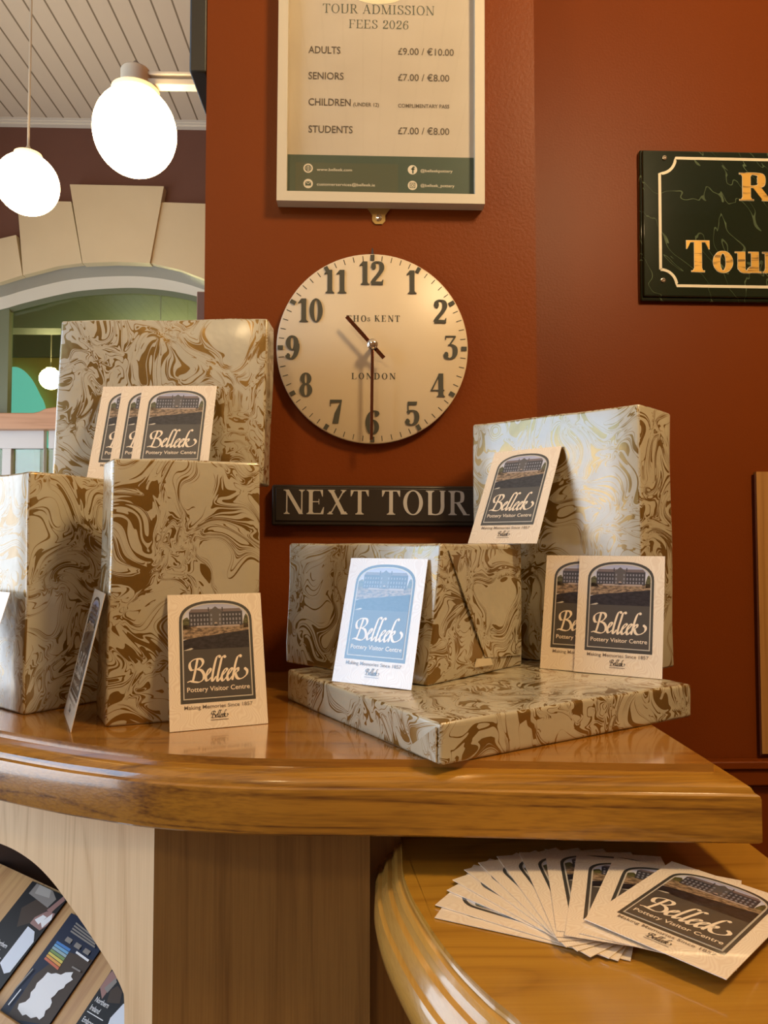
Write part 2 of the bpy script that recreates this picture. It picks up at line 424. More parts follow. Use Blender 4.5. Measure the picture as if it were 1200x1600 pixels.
# ------------------------------------------------------------------ the setting
PY, RY, CEIL, FARY = 1.16, 1.60, 4.19, 5.0
PXL, PXR = at_y(319, 500, PY).x, at_y(838, 500, PY).x
b = MB(); b.box(-6, 3.2, -3.2, 9.6, -.1, 0, plain('stone_floor', (.22, .15, .10), .4)); struct(b.build('floor'))
def ceiling_mat():
    s = NT('white_tongue_and_groove'); v = s.coord('Object'); sep = s.n('ShaderNodeSeparateXYZ'); s.l(v, sep.inputs[0])
    fr = s.math('FRACT', s.math('DIVIDE', s.math('ADD', sep.outputs[0], 10.03), .112))
    g = s.math('LESS_THAN', s.math('ABSOLUTE', s.math('SUBTRACT', fr, .5)), .045)
    s.set(col=s.mix(g, (.62, .54, .42), (.22, .17, .11)), rough=.45); s.bump(s.math('SUBTRACT', 1.0, g), .5, .01)
    return s.m
b = MB(); b.box(-6, 3.2, -3.2, 9.6, CEIL, CEIL+.1, ceiling_mat()); struct(b.build('ceiling'))
b = MB(); b.box(PXL, PXR, PY, FARY, 0, CEIL, M['red']); struct(b.build('wall_pillar'))
b = MB(); b.box(PXR, 3.1, RY, RY+.15, 0, CEIL, M['red']); struct(b.build('wall_front'))
cream_wall = wall_paint('ochre_wall_paint', (.30, .17, .08))
b = MB(); b.box(3.0, 3.15, -3.1, RY, 0, CEIL, cream_wall); struct(b.build('wall_right'))
b = MB(); b.box(-6, 3.1, -3.2, -3.05, 0, CEIL, cream_wall); struct(b.build('wall_back'))
b = MB(); ys = [-3.05, WIN[0][0], WIN[0][1], WIN[1][0], WIN[1][1], FARY]
for i in range(5):
    if i in (1, 3):
        W_ = WIN[i//2]
        b.box(WALL_L-.1, WALL_L, ys[i], ys[i+1], 0, W_[2], cream_wall); b.box(WALL_L-.1, WALL_L, ys[i], ys[i+1], W_[3], CEIL, cream_wall)
    else: b.box(WALL_L-.1, WALL_L, ys[i], ys[i+1], 0, CEIL, cream_wall)
struct(b.build('wall_left'))
for k, (y0, y1, z0, z1) in enumerate(WIN):
    b = MB(); t_ = .05
    for a in ((y0, y0+t_, z0, z1), (y1-t_, y1, z0, z1), (y0, y1, z0, z0+t_), (y0, y1, z1-t_, z1)): b.box(WALL_L-.08, WALL_L-.02, a[0], a[1], a[2], a[3], M['white'])
    struct(b.build('window_%d' % (k+1)))
# chair rail on the front wall
zr = at_y(1150, 1184, RY).z
b = MB()
for (o0, z0, z1) in ((.028, zr-.018, zr), (.020, zr-.055, zr-.018), (.012, zr-.062, zr-.055)): b.box(PXR, 3.0, RY-o0, RY-.0005, z0, z1, M['red'])
struct(b.build('trim_1', bevel=.004))

# far wall with the stone arch
def far(px, py, y=FARY): p = at_y(px, py, y); return (p.x, p.z)
zc = far(200, 194)[1]
arch_px = [(-420, 760), (-400, 640), (-330, 560), (-200, 497), (-100, 466), (0, 441), (36, 430), (90, 416), (130, 411), (180, 409), (232, 411), (280, 421), (330, 440), (420, 470), (560, 540), (620, 640), (630, 760)]
arch = catmull([far(*p) for p in arch_px], 6)
xl, xr = -5.4, PXL
b = MB()
for p, q in zip(arch[:-1], arch[1:]):
    if p[0] < xr+1.2:
        b.poly([(p[0], FARY, p[1]), (q[0], FARY, q[1]), (q[0], FARY, CEIL), (p[0], FARY, CEIL)], M['mauve'])
b.poly([(xl, FARY, 0), (arch[0][0], FARY, 0), (arch[0][0], FARY, CEIL), (xl, FARY, CEIL)], M['mauve'])
struct(b.build('wall_far', merge='keep'))
M['stone'] = NT('cream_painted_stone'); _v = M['stone'].coord('Object')
M['stone'] = M['stone'].set(col=M['stone'].mix(M['stone'].noise(_v, 5, 3), (.60, .49, .31), (.66, .55, .36)), rough=.5).m
sur = empty('arch_surround', (0, 0, 0), kind='structure')
def stone(px, name='voussoir', d=.05):
    pts = [far(x, y, FARY-d) for x, y in px]
    mb = MB(); n = len(pts)
    mb.poly([(x, FARY-d, z) for x, z in pts], M['stone'])
    for i in range(n):
        p, q = pts[i-1], pts[i]; mb.poly([(p[0], FARY-d, p[1]), (q[0], FARY-d, q[1]), (q[0], FARY, q[1]), (p[0], FARY, p[1])], M['stone'])
    o = mb.build(name, sur); struct(o); return o
stone([(109, 288), (256, 291), (234, 411), (180, 409), (129, 411)], 'keystone', .07)
stone([(27, 313), (111, 315), (128, 411), (90, 416), (36, 430)])
stone([(253, 316), (345, 319), (348, 446), (330, 440), (280, 421), (235, 411)])
stone([(-80, 392), (25, 367), (35, 430), (0, 441), (-60, 455)])
# stepped reveal of the arch, lighter inner band, then the dark sash line
inner_px = [(-420, 760), (-392, 650), (-322, 590), (-190, 530), (-90, 503), (0, 484), (36, 474), (90, 461), (130, 454), (190, 450), (232, 451), (280, 457), (330, 470), (420, 505), (540, 580), (600, 660), (610, 760)]
mid_px = [tuple(a*.45+c*.55 for a, c in zip(p, q)) for p, q in zip(arch_px, inner_px)]
def sweep(name, A, ya, B, yb, m, parent=None):
    a = catmull([far(x, y, ya) for x, y in A], 6); c = catmull([far(x, y, yb) for x, y in B], 6); mb = MB()
    for i in range(len(a)-1): mb.poly([(a[i][0], ya, a[i][1]), (a[i+1][0], ya, a[i+1][1]), (c[i+1][0], yb, c[i+1][1]), (c[i][0], yb, c[i][1])], m)
    return struct(mb.build(name, parent, merge='keep'))
greyp = plain('grey_white_reveal_paint', (.42, .40, .32), .5); lightp = plain('pale_reveal_paint', (.60, .56, .45), .45)
sweep('reveal', arch_px, FARY, mid_px, FARY+.16, greyp, sur)
sweep('reveal_moulding', mid_px, FARY+.16, inner_px, FARY+.2, lightp, sur)
green_frame = plain('sage_green_frame_paint', (.16, .18, .105), .5)
win = empty('window_3', (0, 0, 0), kind='structure')
GY = FARY+.24
in2 = [(x, y+9) for x, y in inner_px]
sweep('window_frame', inner_px, FARY+.2, in2, GY, green_frame, win)
b = MB()
for x0, x1, y0, y1 in ((-8, 18, 470, 655), (-420, -8, 640, 672)):
    p, q = far(x0, y1, GY), far(x1, y0, GY); b.box(p[0], q[0], GY-.03, GY+.03, p[1], q[1], green_frame)
struct(b.build('mullion', win))
def glass_mat(name, tint, refl=.08):
    s = NT(name); t_ = s.n('ShaderNodeBsdfTransparent'); t_.inputs[0].default_value = (*tint, 1)
    g = s.n('ShaderNodeBsdfGlossy'); g.inputs['Roughness'].default_value = .02
    mx = s.n('ShaderNodeMixShader'); mx.inputs[0].default_value = refl; s.l(t_.outputs[0], mx.inputs[1]); s.l(g.outputs[0], mx.inputs[2]); s.l(mx.outputs[0], s.out.inputs[0]); return s.m
b = MB(); p, q = far(-420, 760, GY+.01), far(640, 440, GY+.01)
b.box(p[0], q[0], GY+.008, GY+.014, p[1], q[1], glass_mat('green_tinted_glass', (.80, .92, .82), .06)); struct(b.build('glass', win))
# oak transom rail with its wavy top, and the white door below
b = MB(); TY = GY-.06
pts = [far(x, y, TY) for x, y in ((-420, 672), (560, 672), (560, 627), (200, 627), (90, 638), (76, 640), (66, 645), (56, 647), (-420, 645))]
oakm = wood('pink_oak_rail', (.56, .30, .16), (.42, .20, .09), 0, 5, .4, .4)
mb = MB(); mb.prism2(pts, -.05, .05, oakm)
struct(mb.build('trim_2', mw=WALLMW((0, TY, 0)), bevel=.006))
door = empty('door_1', (0, 0, 0), kind='structure'); DY = GY+.02
def fbox(x0, x1, y0, y1, d0, d1, m, name, par):
    p, q = far(x0, y1, DY), far(x1, y0, DY); mb = MB(); mb.box(p[0], q[0], DY-d1, DY-d0, p[1], q[1], m); return struct(mb.build(name, par, bevel=.004))
dw = plain('door_white_paint', (.62, .60, .58), .4)
def door_leaf(x0, x1):
    for a in ((x0, x1, 672, 702), (x0, x0+23, 702, 1100), (x1-9, x1, 702, 1100), (x0+23, x1-9, 820, 1100)): fbox(*a, 0, .05, dw, 'door_panel', door)
    fbox(x0+23, x1-9, 702, 820, .012, .018, glass_mat('door_glass', (.85, .92, .92), .1), 'glass', door)
door_leaf(0, 74); door_leaf(-80, -4); door_leaf(80, 154); door_leaf(158, 240)
p, q = far(300, 1100, DY), far(600, 672, DY)
b = MB(); b.box(far(240, 700, DY)[0], q[0], DY-.03, DY, 0, q[1], dw); struct(b.build('door_2'))
# the hall behind the glass
HY = 9.0
hall = empty('wall_hall', (0, 0, 0), kind='structure')
def hbox(x0, x1, y0, y1, d, m, name):
    p, q = far(x0, y1, HY), far(x1, y0, HY); mb = MB(); mb.box(p[0], q[0], HY-d, HY-d+.06, p[1], q[1], m); return struct(mb.build(name, hall))
hbox(-700, 700, 100, 1400, 0, plain('hall_green_paint', (.20, .23, .15), .6), 'plaster')
_z = far(100, 513, 6.2)[1]; _b = MB(); _b.box(-6, 1.5, 6.2, 6.4, _z, CEIL, plain('hall_bulkhead_paint', (.34, .36, .24), .6)); struct(_b.build('bulkhead', hall))
hbox(-700, 700, 513, 560, .25, plain('hall_beam_paint', (.10, .15, .115), .6), 'beam')
hbox(-700, 700, 564, 1400, .12, plain('hall_olive_paint', (.50, .40, .11), .6), 'plaster')
mb = MB(); pw = catmull([far(x, y, HY-.2) for x, y in ((-30, 700), (-28, 640), (-15, 595), (10, 578), (30, 575), (48, 590), (62, 615), (72, 640), (76, 700))], 6)
mb.prism2(pw, 0, .03, NT('teal_window_reflection').set(col=(.1, .4, .4), emit=(.16, .55, .52), power=1.1).m); struct(mb.build('window_4', mw=WALLMW((0, HY-.2, 0))))  # glowing panel behind the pane imitates a window's reflection in the glass
b = MB(); b.box(-6, -5.9, FARY, 9.6, 0, CEIL, cream_wall); b.box(1.5, 1.6, FARY, 9.6, 0, CEIL, cream_wall); struct(b.build('wall_hall_side'))
# cornice under the boards
b = MB()
for o0, y0, y1 in ((.10, 181, 186), (.07, 186, 191), (.045, 191, 196)):
    z0, z1 = far(200, y1, FARY-o0)[1], far(200, y0, FARY-o0)[1]
    if y0 == 181: z1 = CEIL
    b.box(WALL_L, PXL, FARY-o0, FARY, z0, z1, M['white'])
struct(b.build('trim_3', bevel=.006))

# ------------------------------------------------------------------ lamps
def globe_mat(power):
    return NT('lit_opal_glass').set(col=(.9, .85, .75), emit=LAMP_COL, power=power, rough=.2).m
def sphere(c, r, m, name, parent, squash=1.0):
    mb = MB(); mb.lathe([(r*math.sin(math.pi*i/24)+1e-7, -r*squash*math.cos(math.pi*i/24)) for i in range(25)], m, (0, 0, 0), 40)
    o = mb.build(name, parent, smooth=True); o.location = c; return o
fit_white = plain('white_lamp_fitting', (.70, .62, .48), .4)
def pendant(px, py, rpx, y, label, power, cone=True, group=None):
    c = at_y(px, py, y); r = rpx/FPX*y
    root = empty('pendant_lamp', c, label, 'lamp', group)
    sphere((0, 0, 0), r, globe_mat(power), 'globe', root)
    mb = MB(); mb.lathe([(r*.42, r*.90), (r*.44, r*1.02), (r*.34, r*1.06), (r*.18, r*1.12), (r*.07, r*1.26), (r*.03, r*1.36)], fit_white); mb.build('gallery', root, smooth='auto')
    mb = MB(); mb.tube((0, 0, r*1.3), (0, 0, CEIL-c.z-.03), .006, fit_white); mb.build('cord', root)
    mb = MB(); mb.lathe([(.055, CEIL-c.z-.03), (.055, CEIL-c.z-.001)], fit_white); mb.build('ceiling_rose', root)
    return root
pendant(43, 288, 47, 3.6, 'lit white globe hanging on a thin cord, nearest the left edge of the photo', LAMP_FAR)
pendant(79, 592, 16.5, 7.2, 'small lit globe added behind the far arched glass, standing in for a globe reflection', 90)  # a globe's reflection in the glass, built as a glowing ball behind it
pendant(250, 560, 20, 5.9, 'unseen globe added to brighten the hall behind the glass, hidden by the back gift', 80)  # extra lamp added out of view to brighten the hall
# bracket globe beside the pillar
c = at_y(211, 206, 2.6); r = 64/FPX*2.6
root = empty('bracket_lamp', c, 'lit white globe lamp with a white cap on twin bars reaching to the right', 'lamp')
sphere((0, 0, 0), r, globe_mat(LAMP_FAR), 'globe', root, 1.08)
mb = MB(); mb.lathe([(r*.56, r*.93), (r*.58, r*1.03), (r*.42, r*1.10), (r*.36, r*1.14), (r*.36, r*1.52), (r*.33, r*1.56), (.0001, r*1.58)], fit_white); mb.build('cap', root, smooth='auto')
mb = MB(); mb.lathe([(r*.10, r*1.56), (r*.10, r*1.72), (r*.05, r*1.78), (.0001, r*1.79)], plain('grey_finial', (.25, .2, .15), .4)); mb.build('finial', root, smooth='auto')
mb = MB(); x1 = PXL-c.x-.005
mb.box(r*.3, x1, -.02, .02, r*1.38, r*1.48, fit_white); mb.box(r*.3, x1, -.02, .02, r*1.12, r*1.29, fit_white); mb.box(x1-.02, x1+.003, -.05, .05, r*1.0, r*1.6, fit_white); mb.build('bracket_arm', root, bevel=.004)
# room lamps of the shop side, above and behind the camera
def shop_globe(x, y, z, power, label):
    root = empty('pendant_lamp', (x, y, z), label, 'lamp')
    sphere((0, 0, 0), .15, globe_mat(power), 'globe', root)
    mb = MB(); mb.tube((0, 0, .14), (0, 0, CEIL-z-.001), .006, fit_white); mb.build('cord', root)
shop_globe(.83, .10, 2.70, LAMP_NEAR, 'lit globe lamp hanging above the right end of the counter')
shop_globe(-.75, -1.3, 3.0, LAMP_NEAR*.36, 'lit globe lamp hanging behind the viewer')

# dark box fixed beside the pillar top, and the brown post
x0 = at_y(296, 60, PY).x; zb = at_y(296, 112, PY).z
b = MB(); b.box(x0, PXL-.0005, PY, PY+.75, zb, zb+.6, M['black_box'])
tag(b.build('wall_box', bevel=.003), 'long black box fixed high on the left side of the brick-red pillar', 'box')
p, q = at_y(307.5, 455, 2.4), at_y(345, 455, 2.4)
b = MB(); b.box(p.x, PXL-.0005, 2.4, 2.46, 0, p.z, plain('brown_post_paint', (.20, .105, .075), .5))
tag(b.build('wooden_post', bevel=.003), 'mauve-brown post just visible left of the red pillar, in front of the arched glass', 'post')

# ------------------------------------------------------------------ reception counter
TOPZ, LOWZ = 1.13, 1.032
def offset_loft(name, line, prof, z, mtop, medge, parent, back, close_left=True):
    """line: open front outline left->right (x, y); each profile level moves it outwards; BACK closes the outline behind"""
    n = len(line); nor = []
    for i in range(n):
        a, b_ = line[max(i-1, 0)], line[min(i+1, n-1)]
        if i == 0: b_ = line[1]
        d1 = Vector((line[i][0]-line[i-1][0], line[i][1]-line[i-1][1])).normalized() if i else None
        d2 = Vector((line[i+1][0]-line[i][0], line[i+1][1]-line[i][1])).normalized() if i < n-1 else None
        d1 = d1 or d2; d2 = d2 or d1
        n1, n2 = Vector((d1.y, -d1.x)), Vector((d2.y, -d2.x)); m_ = (n1+n2); m_ = m_/max(m_.dot(n1), .35)
        nor.append(m_)
    ring = lambda o: [(line[i][0]+nor[i].x*o, line[i][1]+nor[i].y*o) for i in range(n)]
    top = MB(); r0 = ring(0)
    top.poly([(x, y, z) for x, y in r0] + [(x, y, z) for x, y in back], mtop)
    t_o = prof[0][1]-.007
    full = r0 + back
    for i in range(len(full)):
        p, q = full[i-1], full[i]; top.poly([(*p, z+t_o), (*q, z+t_o), (*q, z), (*p, z)], mtop)
    top.poly([(x, y, z+t_o) for x, y in full[::-1]], mtop)
    top.build(name[0], parent)
    ed = MB()
    for (o0, z0), (o1, z1) in zip(prof[:-1], prof[1:]):
        a, c_ = ring(o0), ring(o1)
        for i in range(n-1): ed.poly([(*a[i], z+z0), (*c_[i], z+z1), (*c_[i+1], z+z1), (*a[i+1], z+z0)], medge)
    o = ed.build(name[1], parent, merge=True); o.data.shade_smooth()
    try: o.data.set_sharp_from_angle(angle=R(24))
    except Exception: pass
    return ring
ctr = empty('reception_counter', (0, 0, 0), 'curved golden oak reception counter with moulded edge carrying the wrapped gifts', 'counter')
fl = [at_z(*p, TOPZ) for p in ((0, 1141), (107, 1159), (200, 1171), (267, 1178), (355, 1183), (443, 1185.5), (540, 1186), (640, 1186.5), (800, 1189), (950, 1192))]
fl = [(p.x, p.y) for p in fl]
d = (fl[0][0]-fl[1][0], fl[0][1]-fl[1][1])
ext = []; px_, py_ = fl[0]; an = math.atan2(d[1], d[0])
for k in range(7):
    an -= R(5); px_ += math.cos(an)*.07; py_ += math.sin(an)*.07; ext.append((px_, py_))
cr = at_z(1115, 1194, TOPZ)
front = catmull(ext[::-1] + fl + [(cr.x, cr.y)], 6)
line = front + [(cr.x, PY-.002)]
up_prof = [(0, -.007), (.003, -.0078), (.009, -.0082), (.016, -.0098), (.0215, -.0135), (.0232, -.0165), (.0236, -.0180), (.0250, -.0182), (.0268, -.0195), (.0275, -.022), (.0275, -.058), (.0255, -.060), (-.05, -.060)]
BACK = [(front[0][0], PY-.002)]
ring_up = offset_loft(('worktop', 'moulded_edge'), line, up_prof, TOPZ, M['oak_top'], M['oak'], ctr, BACK)
# underside board
mb = MB(); mb.prism2(ring_up(-.02) + [(front[0][0]+.02, PY-.003)], TOPZ-.060, TOPZ-.045, M['oak']); mb.build('underside', ctr)
# brown front panel and pale side panel with the arched opening
BY = .735
xa, xb = at_y(240, 1400, BY).x, at_y(578, 1400, BY).x
mb = MB(); mb.box(xa, xb, BY, BY+.02, 0, TOPZ-.0605, M['brown_panel']); mb.build('front_panel', ctr)
mb = MB(); mb.box(xb, .30, BY+.022, BY+.04, 0, TOPZ-.0605, M['brown_panel']); mb.build('end_panel', ctr)
PA = R(144); pd = Vector((math.cos(PA), math.sin(PA), 0)); pn = Vector((-pd.y, pd.x, 0)); pn = pn if pn.y < 0 else -pn
P0 = Vector((xa, BY, 0))
def onpanel(px, py): p = at_plane(px, py, P0, pn); return ((p-P0).dot(pd), p.z)
hole = [onpanel(*p) for p in ((194, 1640), (194, 1566), (191, 1547), (176, 1516), (158, 1487), (132, 1447), (105, 1409), (82, 1378), (56, 1351), (28, 1331), (0, 1318), (-30, 1309))]
um = hole[-1][0]+.16
hole = catmull(hole, 5)
hole = [(hole[0][0], .45)] + hole + [(2*um-u, z) for u, z in hole[::-1]] + [(2*um-hole[0][0], .45)]
PL = .86
bm = bmesh.new()
def loop(pts):
    vs = [bm.verts.new((u, z, 0)) for u, z in pts]; return [bm.edges.new((vs[i-1], vs[i])) for i in range(len(vs))]
es = loop([(0, 0), (PL, 0), (PL, TOPZ-.0605), (0, TOPZ-.0605)]) + loop(hole)
bmesh.ops.triangle_fill(bm, use_beauty=True, use_dissolve=False, edges=es)
ext_ = bmesh.ops.extrude_face_region(bm, geom=list(bm.faces))
bmesh.ops.translate(bm, verts=[v for v in ext_['geom'] if isinstance(v, bmesh.types.BMVert)], vec=(0, 0, -.018))
bmesh.ops.recalc_face_normals(bm, faces=bm.faces)
me = bpy.data.meshes.new('side_panel'); bm.to_mesh(me); bm.free()
pmat = wood('pale_ash_panel', (.76, .55, .32), (.52, .33, .16), 1, 15, .5, .42, .1, .09, .8, 9)
me.materials.append(pmat)
o = bpy.data.objects.new('side_panel', me); C.objects.link(o); o.parent = ctr
o.matrix_world = frame_mw(P0, pd, Vector((0, 0, 1)), pn)
o['label'] = 'pale ash side panel with arched opening'
# inside of the cabinet: lining and the leaflet shelf
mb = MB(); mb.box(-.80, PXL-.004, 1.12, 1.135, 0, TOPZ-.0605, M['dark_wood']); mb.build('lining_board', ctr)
# sloping leaflet rack seen through the opening, running parallel to the side panel
RW = -pd; RA = R(40); RL = -pn*math.cos(RA) + Vector((0, 0, math.sin(RA))); RN = RW.cross(RL)
_h = at_plane(100, 1500, P0, pn); RO = _h + (_h-O0).normalized()*.13
RMW = frame_mw(RO, RW, RL, RN)
def onrack(px, py, k=0): p = at_plane(px, py, RO, RN) - RO; return (p.dot(RW), p.dot(RL))
mb = MB(); mb.box(-.34, .17, -.11, onrack(105, 1398)[1], -.015, 0, M['rack_oak']); rk = mb.build('leaflet_rack', ctr, mw=RMW)
_l = onrack(12, 1587); mb = MB(); mb.box(-.34, .17, _l[1]-.014, _l[1], .0003, .016, M['rack_oak']); mb.build('rack_ledge', ctr, mw=RMW, bevel=.002)

# lower desk on the right
dsk = empty('lower_desk', (0, 0, 0), 'lower honey oak desk with rounded moulded edge below the counter, carrying fanned cards', 'desk')
dl = [at_z(*p, LOWZ) for p in ((626, 1300), (628, 1330), (630, 1362), (641, 1395), (661, 1431), (687, 1470), (720, 1511), (765, 1556), (816, 1600))]
dl = [(p.x, p.y) for p in dl]
rx = at_z(1155, 1306, LOWZ).x
dl = [(dl[0][0]-.0005, .7555)] + dl + [(.125, .395), (.17, .355), (.225, .335), (.285, .345), (.33, .385), (.355, .44), (rx, .52), (rx, .62), (rx, .7555)]
# the outline runs from the back left round the tip to the back right: outwards is to its right-hand side
low_prof = [(o_*.76, z_) for o_, z_ in [(0, -.004), (.001, -.006), (.006, -.007), (.0095, -.010), (.011, -.014), (.0125, -.0155), (.018, -.0165), (.0215, -.020), (.0235, -.025), (.025, -.0265), (.030, -.028), (.0335, -.034), (.0345, -.043), (.032, -.053), (.026, -.062), (.018, -.066), (-.03, -.067)]]
dline = catmull(dl, 6)
offset_loft(('desktop', 'moulded_edge'), dline, low_prof, LOWZ, M['desk_oak'], M['desk_edge'], dsk, [])
mb = MB(); ins = [(.5*(x+.19)+.5*x*1 if False else .19+(x-.19)*.80, .58+(y-.58)*.80) for x, y in dline]
mb.prism2(ins, 0, LOWZ-.06, M['brown_panel']); mb.build('pedestal', dsk)

# ------------------------------------------------------------------ wrapped gifts
def ortho(N, Rp, L, k=.5):
    u, v = Rp-N, L-N; u.z = v.z = 0
    au, av = math.atan2(u.y, u.x), math.atan2(v.y, v.x); e = (av-au)-math.pi/2
    au += e*k; av -= e*k
    U = Vector((math.cos(au), math.sin(au), 0))*u.length; V = Vector((math.cos(av), math.sin(av), 0))*v.length
    return [N, N+U, N+U+V, N+V]
def gift(quad, h, label, top=None, rot=0, off=(0, 0), r=.0035, name='wrapped_gift'):
    """quad: base corners counter-clockwise from the nearest one; TOP: shift of each top corner"""
    top = top or [(0, 0, 0)]*4
    base = sum(quad, Vector())/4
    bm = bmesh.new()
    lo = [bm.verts.new(q-base) for q in quad]; hi = [bm.verts.new(q-base+Vector((0, 0, h))+Vector(t)) for q, t in zip(quad, top)]
    bm.faces.new(lo[::-1]); bm.faces.new(hi)
    for i in range(4): bm.faces.new([lo[i-1], lo[i], hi[i], hi[i-1]])
    bmesh.ops.recalc_face_normals(bm, faces=bm.faces)
    bmesh.ops.subdivide_edges(bm, edges=bm.edges, cuts=5, use_grid_fill=True)
    sharp = [e for e in bm.edges if len(e.link_faces) == 2 and e.calc_face_angle(0) > R(40)]
    bmesh.ops.bevel(bm, geom=sharp, offset=r, segments=3, affect='EDGES', profile=.5)
    rnd = random.Random(hash(label) % 1000 if False else sum(map(ord, label)))
    ph = [rnd.uniform(0, 6) for _ in range(6)]
    for v in bm.verts:
        c = v.co; k = .0011
        v.co += Vector((math.sin(c.y*37+ph[0])*math.sin(c.z*31+ph[1]), math.sin(c.x*33+ph[2])*math.sin(c.z*29+ph[3]), math.sin(c.x*35+ph[4])*math.sin(c.y*39+ph[5])))*k*(1 if c.z > .004 else 0)
    uv = bm.loops.layers.uv.new('UVMap')
    u_ = (quad[1]-quad[0]).normalized(); v_ = (quad[3]-quad[0]).normalized()
    ca, sa = math.cos(R(rot)), math.sin(R(rot))
    for f in bm.faces:
        n = f.normal; f.smooth = True
        du, dv, dz = abs(n.dot(u_)), abs(n.dot(v_)), abs(n.z)
        for l in f.loops:
            c = l.vert.co; a, b_ = c.dot(u_), c.dot(v_)
            s_, t_ = (a, b_+.5) if dz >= max(du, dv) else ((b_+.8, c.z) if du > dv else (a, c.z))
            l[uv].uv = (ca*s_-sa*t_+off[0], sa*s_+ca*t_+off[1])
    me = bpy.data.meshes.new(name); bm.to_mesh(me); bm.free(); me.materials.append(M['paper'])
    try: me.set_sharp_from_angle(angle=R(60))
    except Exception: pass
    o = bpy.data.objects.new(name, me); C.objects.link(o); o.location = base
    return tag(o, label, 'wrapped gift', 'gifts wrapped in marbled gold paper')
def flap(parent, pts, name, m, off=(0, 0), thick=.0006, nrm=None):
    """folded paper or tape lying on a face of a gift; pts are world points, nrm points outwards"""
    mb = MB(); q = [p+nrm*.0009 for p in pts]; t_ = [p+nrm*(.0009+thick) for p in pts]
    c0 = parent.location
    a, b_ = [p-c0 for p in q], [p-c0 for p in t_]
    mb.poly(b_, m); mb.poly(a[::-1], m)
    for i in range(len(a)): mb.poly([a[i-1], a[i], b_[i], b_[i-1]], m)
    o = mb.build(name, parent); me = o.data
    uv = me.uv_layers.new(name='UVMap'); u_ = nrm.cross(Vector((0, 0, 1))).normalized(); v_ = u_.cross(nrm)
    for l in me.loops:
        p = me.vertices[l.vertex_index].co; uv.data[l.index].uv = (p.dot(u_)*.9+p.dot(v_)*.4+off[0], -p.dot(u_)*.4+p.dot(v_)*.9+off[1])
    return o
# flat box lying under the others
FN, FR, FL = at_z(688, 1198, TOPZ), at_z(1105, 1126, TOPZ), at_z(428, 1096, TOPZ)
FQ = ortho(FN, FR, FL); FH = .0385
flat = gift(FQ, FH, 'flat wrapped gift lying on the counter under the other gifts, its corner over the edge', off=(.31, .12), rot=8)
FZ = TOPZ+FH
n_l = (FQ[3]-FQ[0]).normalized(); n_lf = Vector((-(n_l).y, n_l.x, 0)); n_lf = n_lf if n_lf.dot(-FQ[0]) > 0 else -n_lf
a = FQ[0]
flap(flat, [a+n_l*.004+Vector((0, 0, .003)), a+n_l*.004+Vector((0, 0, FH-.004)), a+n_l*.052+Vector((0, 0, .004))], 'folded_flap', M['paper'], (.7, .2), .0012, n_lf)
# long box standing on it
MN, MR, ML = at_z(668, 1073, FZ), at_z(842, 1043, FZ), at_z(418, 1040, FZ)
MQ = ortho(MN, MR, ML); MH = .160
tn = at_y(690, 853, MQ[0].y+.006)
sh = tn-(MQ[0]+Vector((0, 0, MH))); sh.z = 0
mid = gift(MQ, MH, 'long wrapped gift with folded end, standing on the flat gift behind a bluish shining card', top=[sh, (0, 0, 0), (0, 0, 0), sh*.2], off=(1.27, .64), rot=-14)
u_ = (MQ[1]-MQ[0]); nr = Vector((u_.y, -u_.x, 0)).normalized()
onr = lambda s_, t_: MQ[0]*(1-s_)+MQ[1]*s_+Vector((0, 0, MH*t_))+sh*(1-s_)*t_
flap(mid, [onr(.07, .955), onr(.55, .13), onr(.60, .12), onr(.97, .09), onr(.97, .96)], 'end_flap', M['paper'], (.2, .9), .0012, nr)
flap(mid, [onr(.46, .13), onr(.60, .115), onr(.63, .06), onr(.44, .07)], 'tape', M['tape'], (0, 0), .0022, nr)
# big upright box on the right
BN, BR_, BL_ = at_z(1005, 1052, FZ), at_z(1060, 1043, FZ), at_z(729, 1023, FZ)
BQ = ortho(BN, BR_, BL_, .22)
bh = .336
big = gift(BQ, bh, 'large upright wrapped gift at the right, behind the pair of cards, its side shining white', off=(2.4, 1.7), rot=20, top=[(0, 0, 0), (0, 0, -.004), (0, 0, 0), (0, 0, 0)])
# tall box left of centre
TN, TR, TL = at_z(164, 1137, TOPZ), at_z(406, 1118, TOPZ), at_z(147, 1116, TOPZ)
TQ = ortho(TN, TR, TL, .15)
th = .2945
tt = at_y(177, 708, TQ[0].y+.004); st_ = tt-(TQ[0]+Vector((0, 0, th))); st_.z = 0
tall = gift(TQ, th, 'tall wrapped gift standing at the front left with a card propped on its front', top=[st_, (0, 0, 0), (0, 0, 0), st_], off=(3.45, .75), rot=-30)
# box at the left edge
LN = at_z(37, 1118, TOPZ)
LU, LV = camdir(.616, .788), camdir(-.80, .60)
LQ = [LN, LN+LU*.28, LN+LU*.28+LV*.17, LN+LV*.17]
lh = .2855
tt = at_y(46, 734, LN.y+.01); sl = tt-(LN+Vector((0, 0, lh))); sl.z = 0
left = gift(LQ, lh, 'wrapped gift cut by the left edge of the photo, standing behind the card seen edge-on', top=[sl, sl*.5+Vector((0, 0, -.008)), sl*.5+Vector((0, 0, -.008)), sl+Vector((0, 0, -.001))], off=(4.2, 2.3), rot=35)
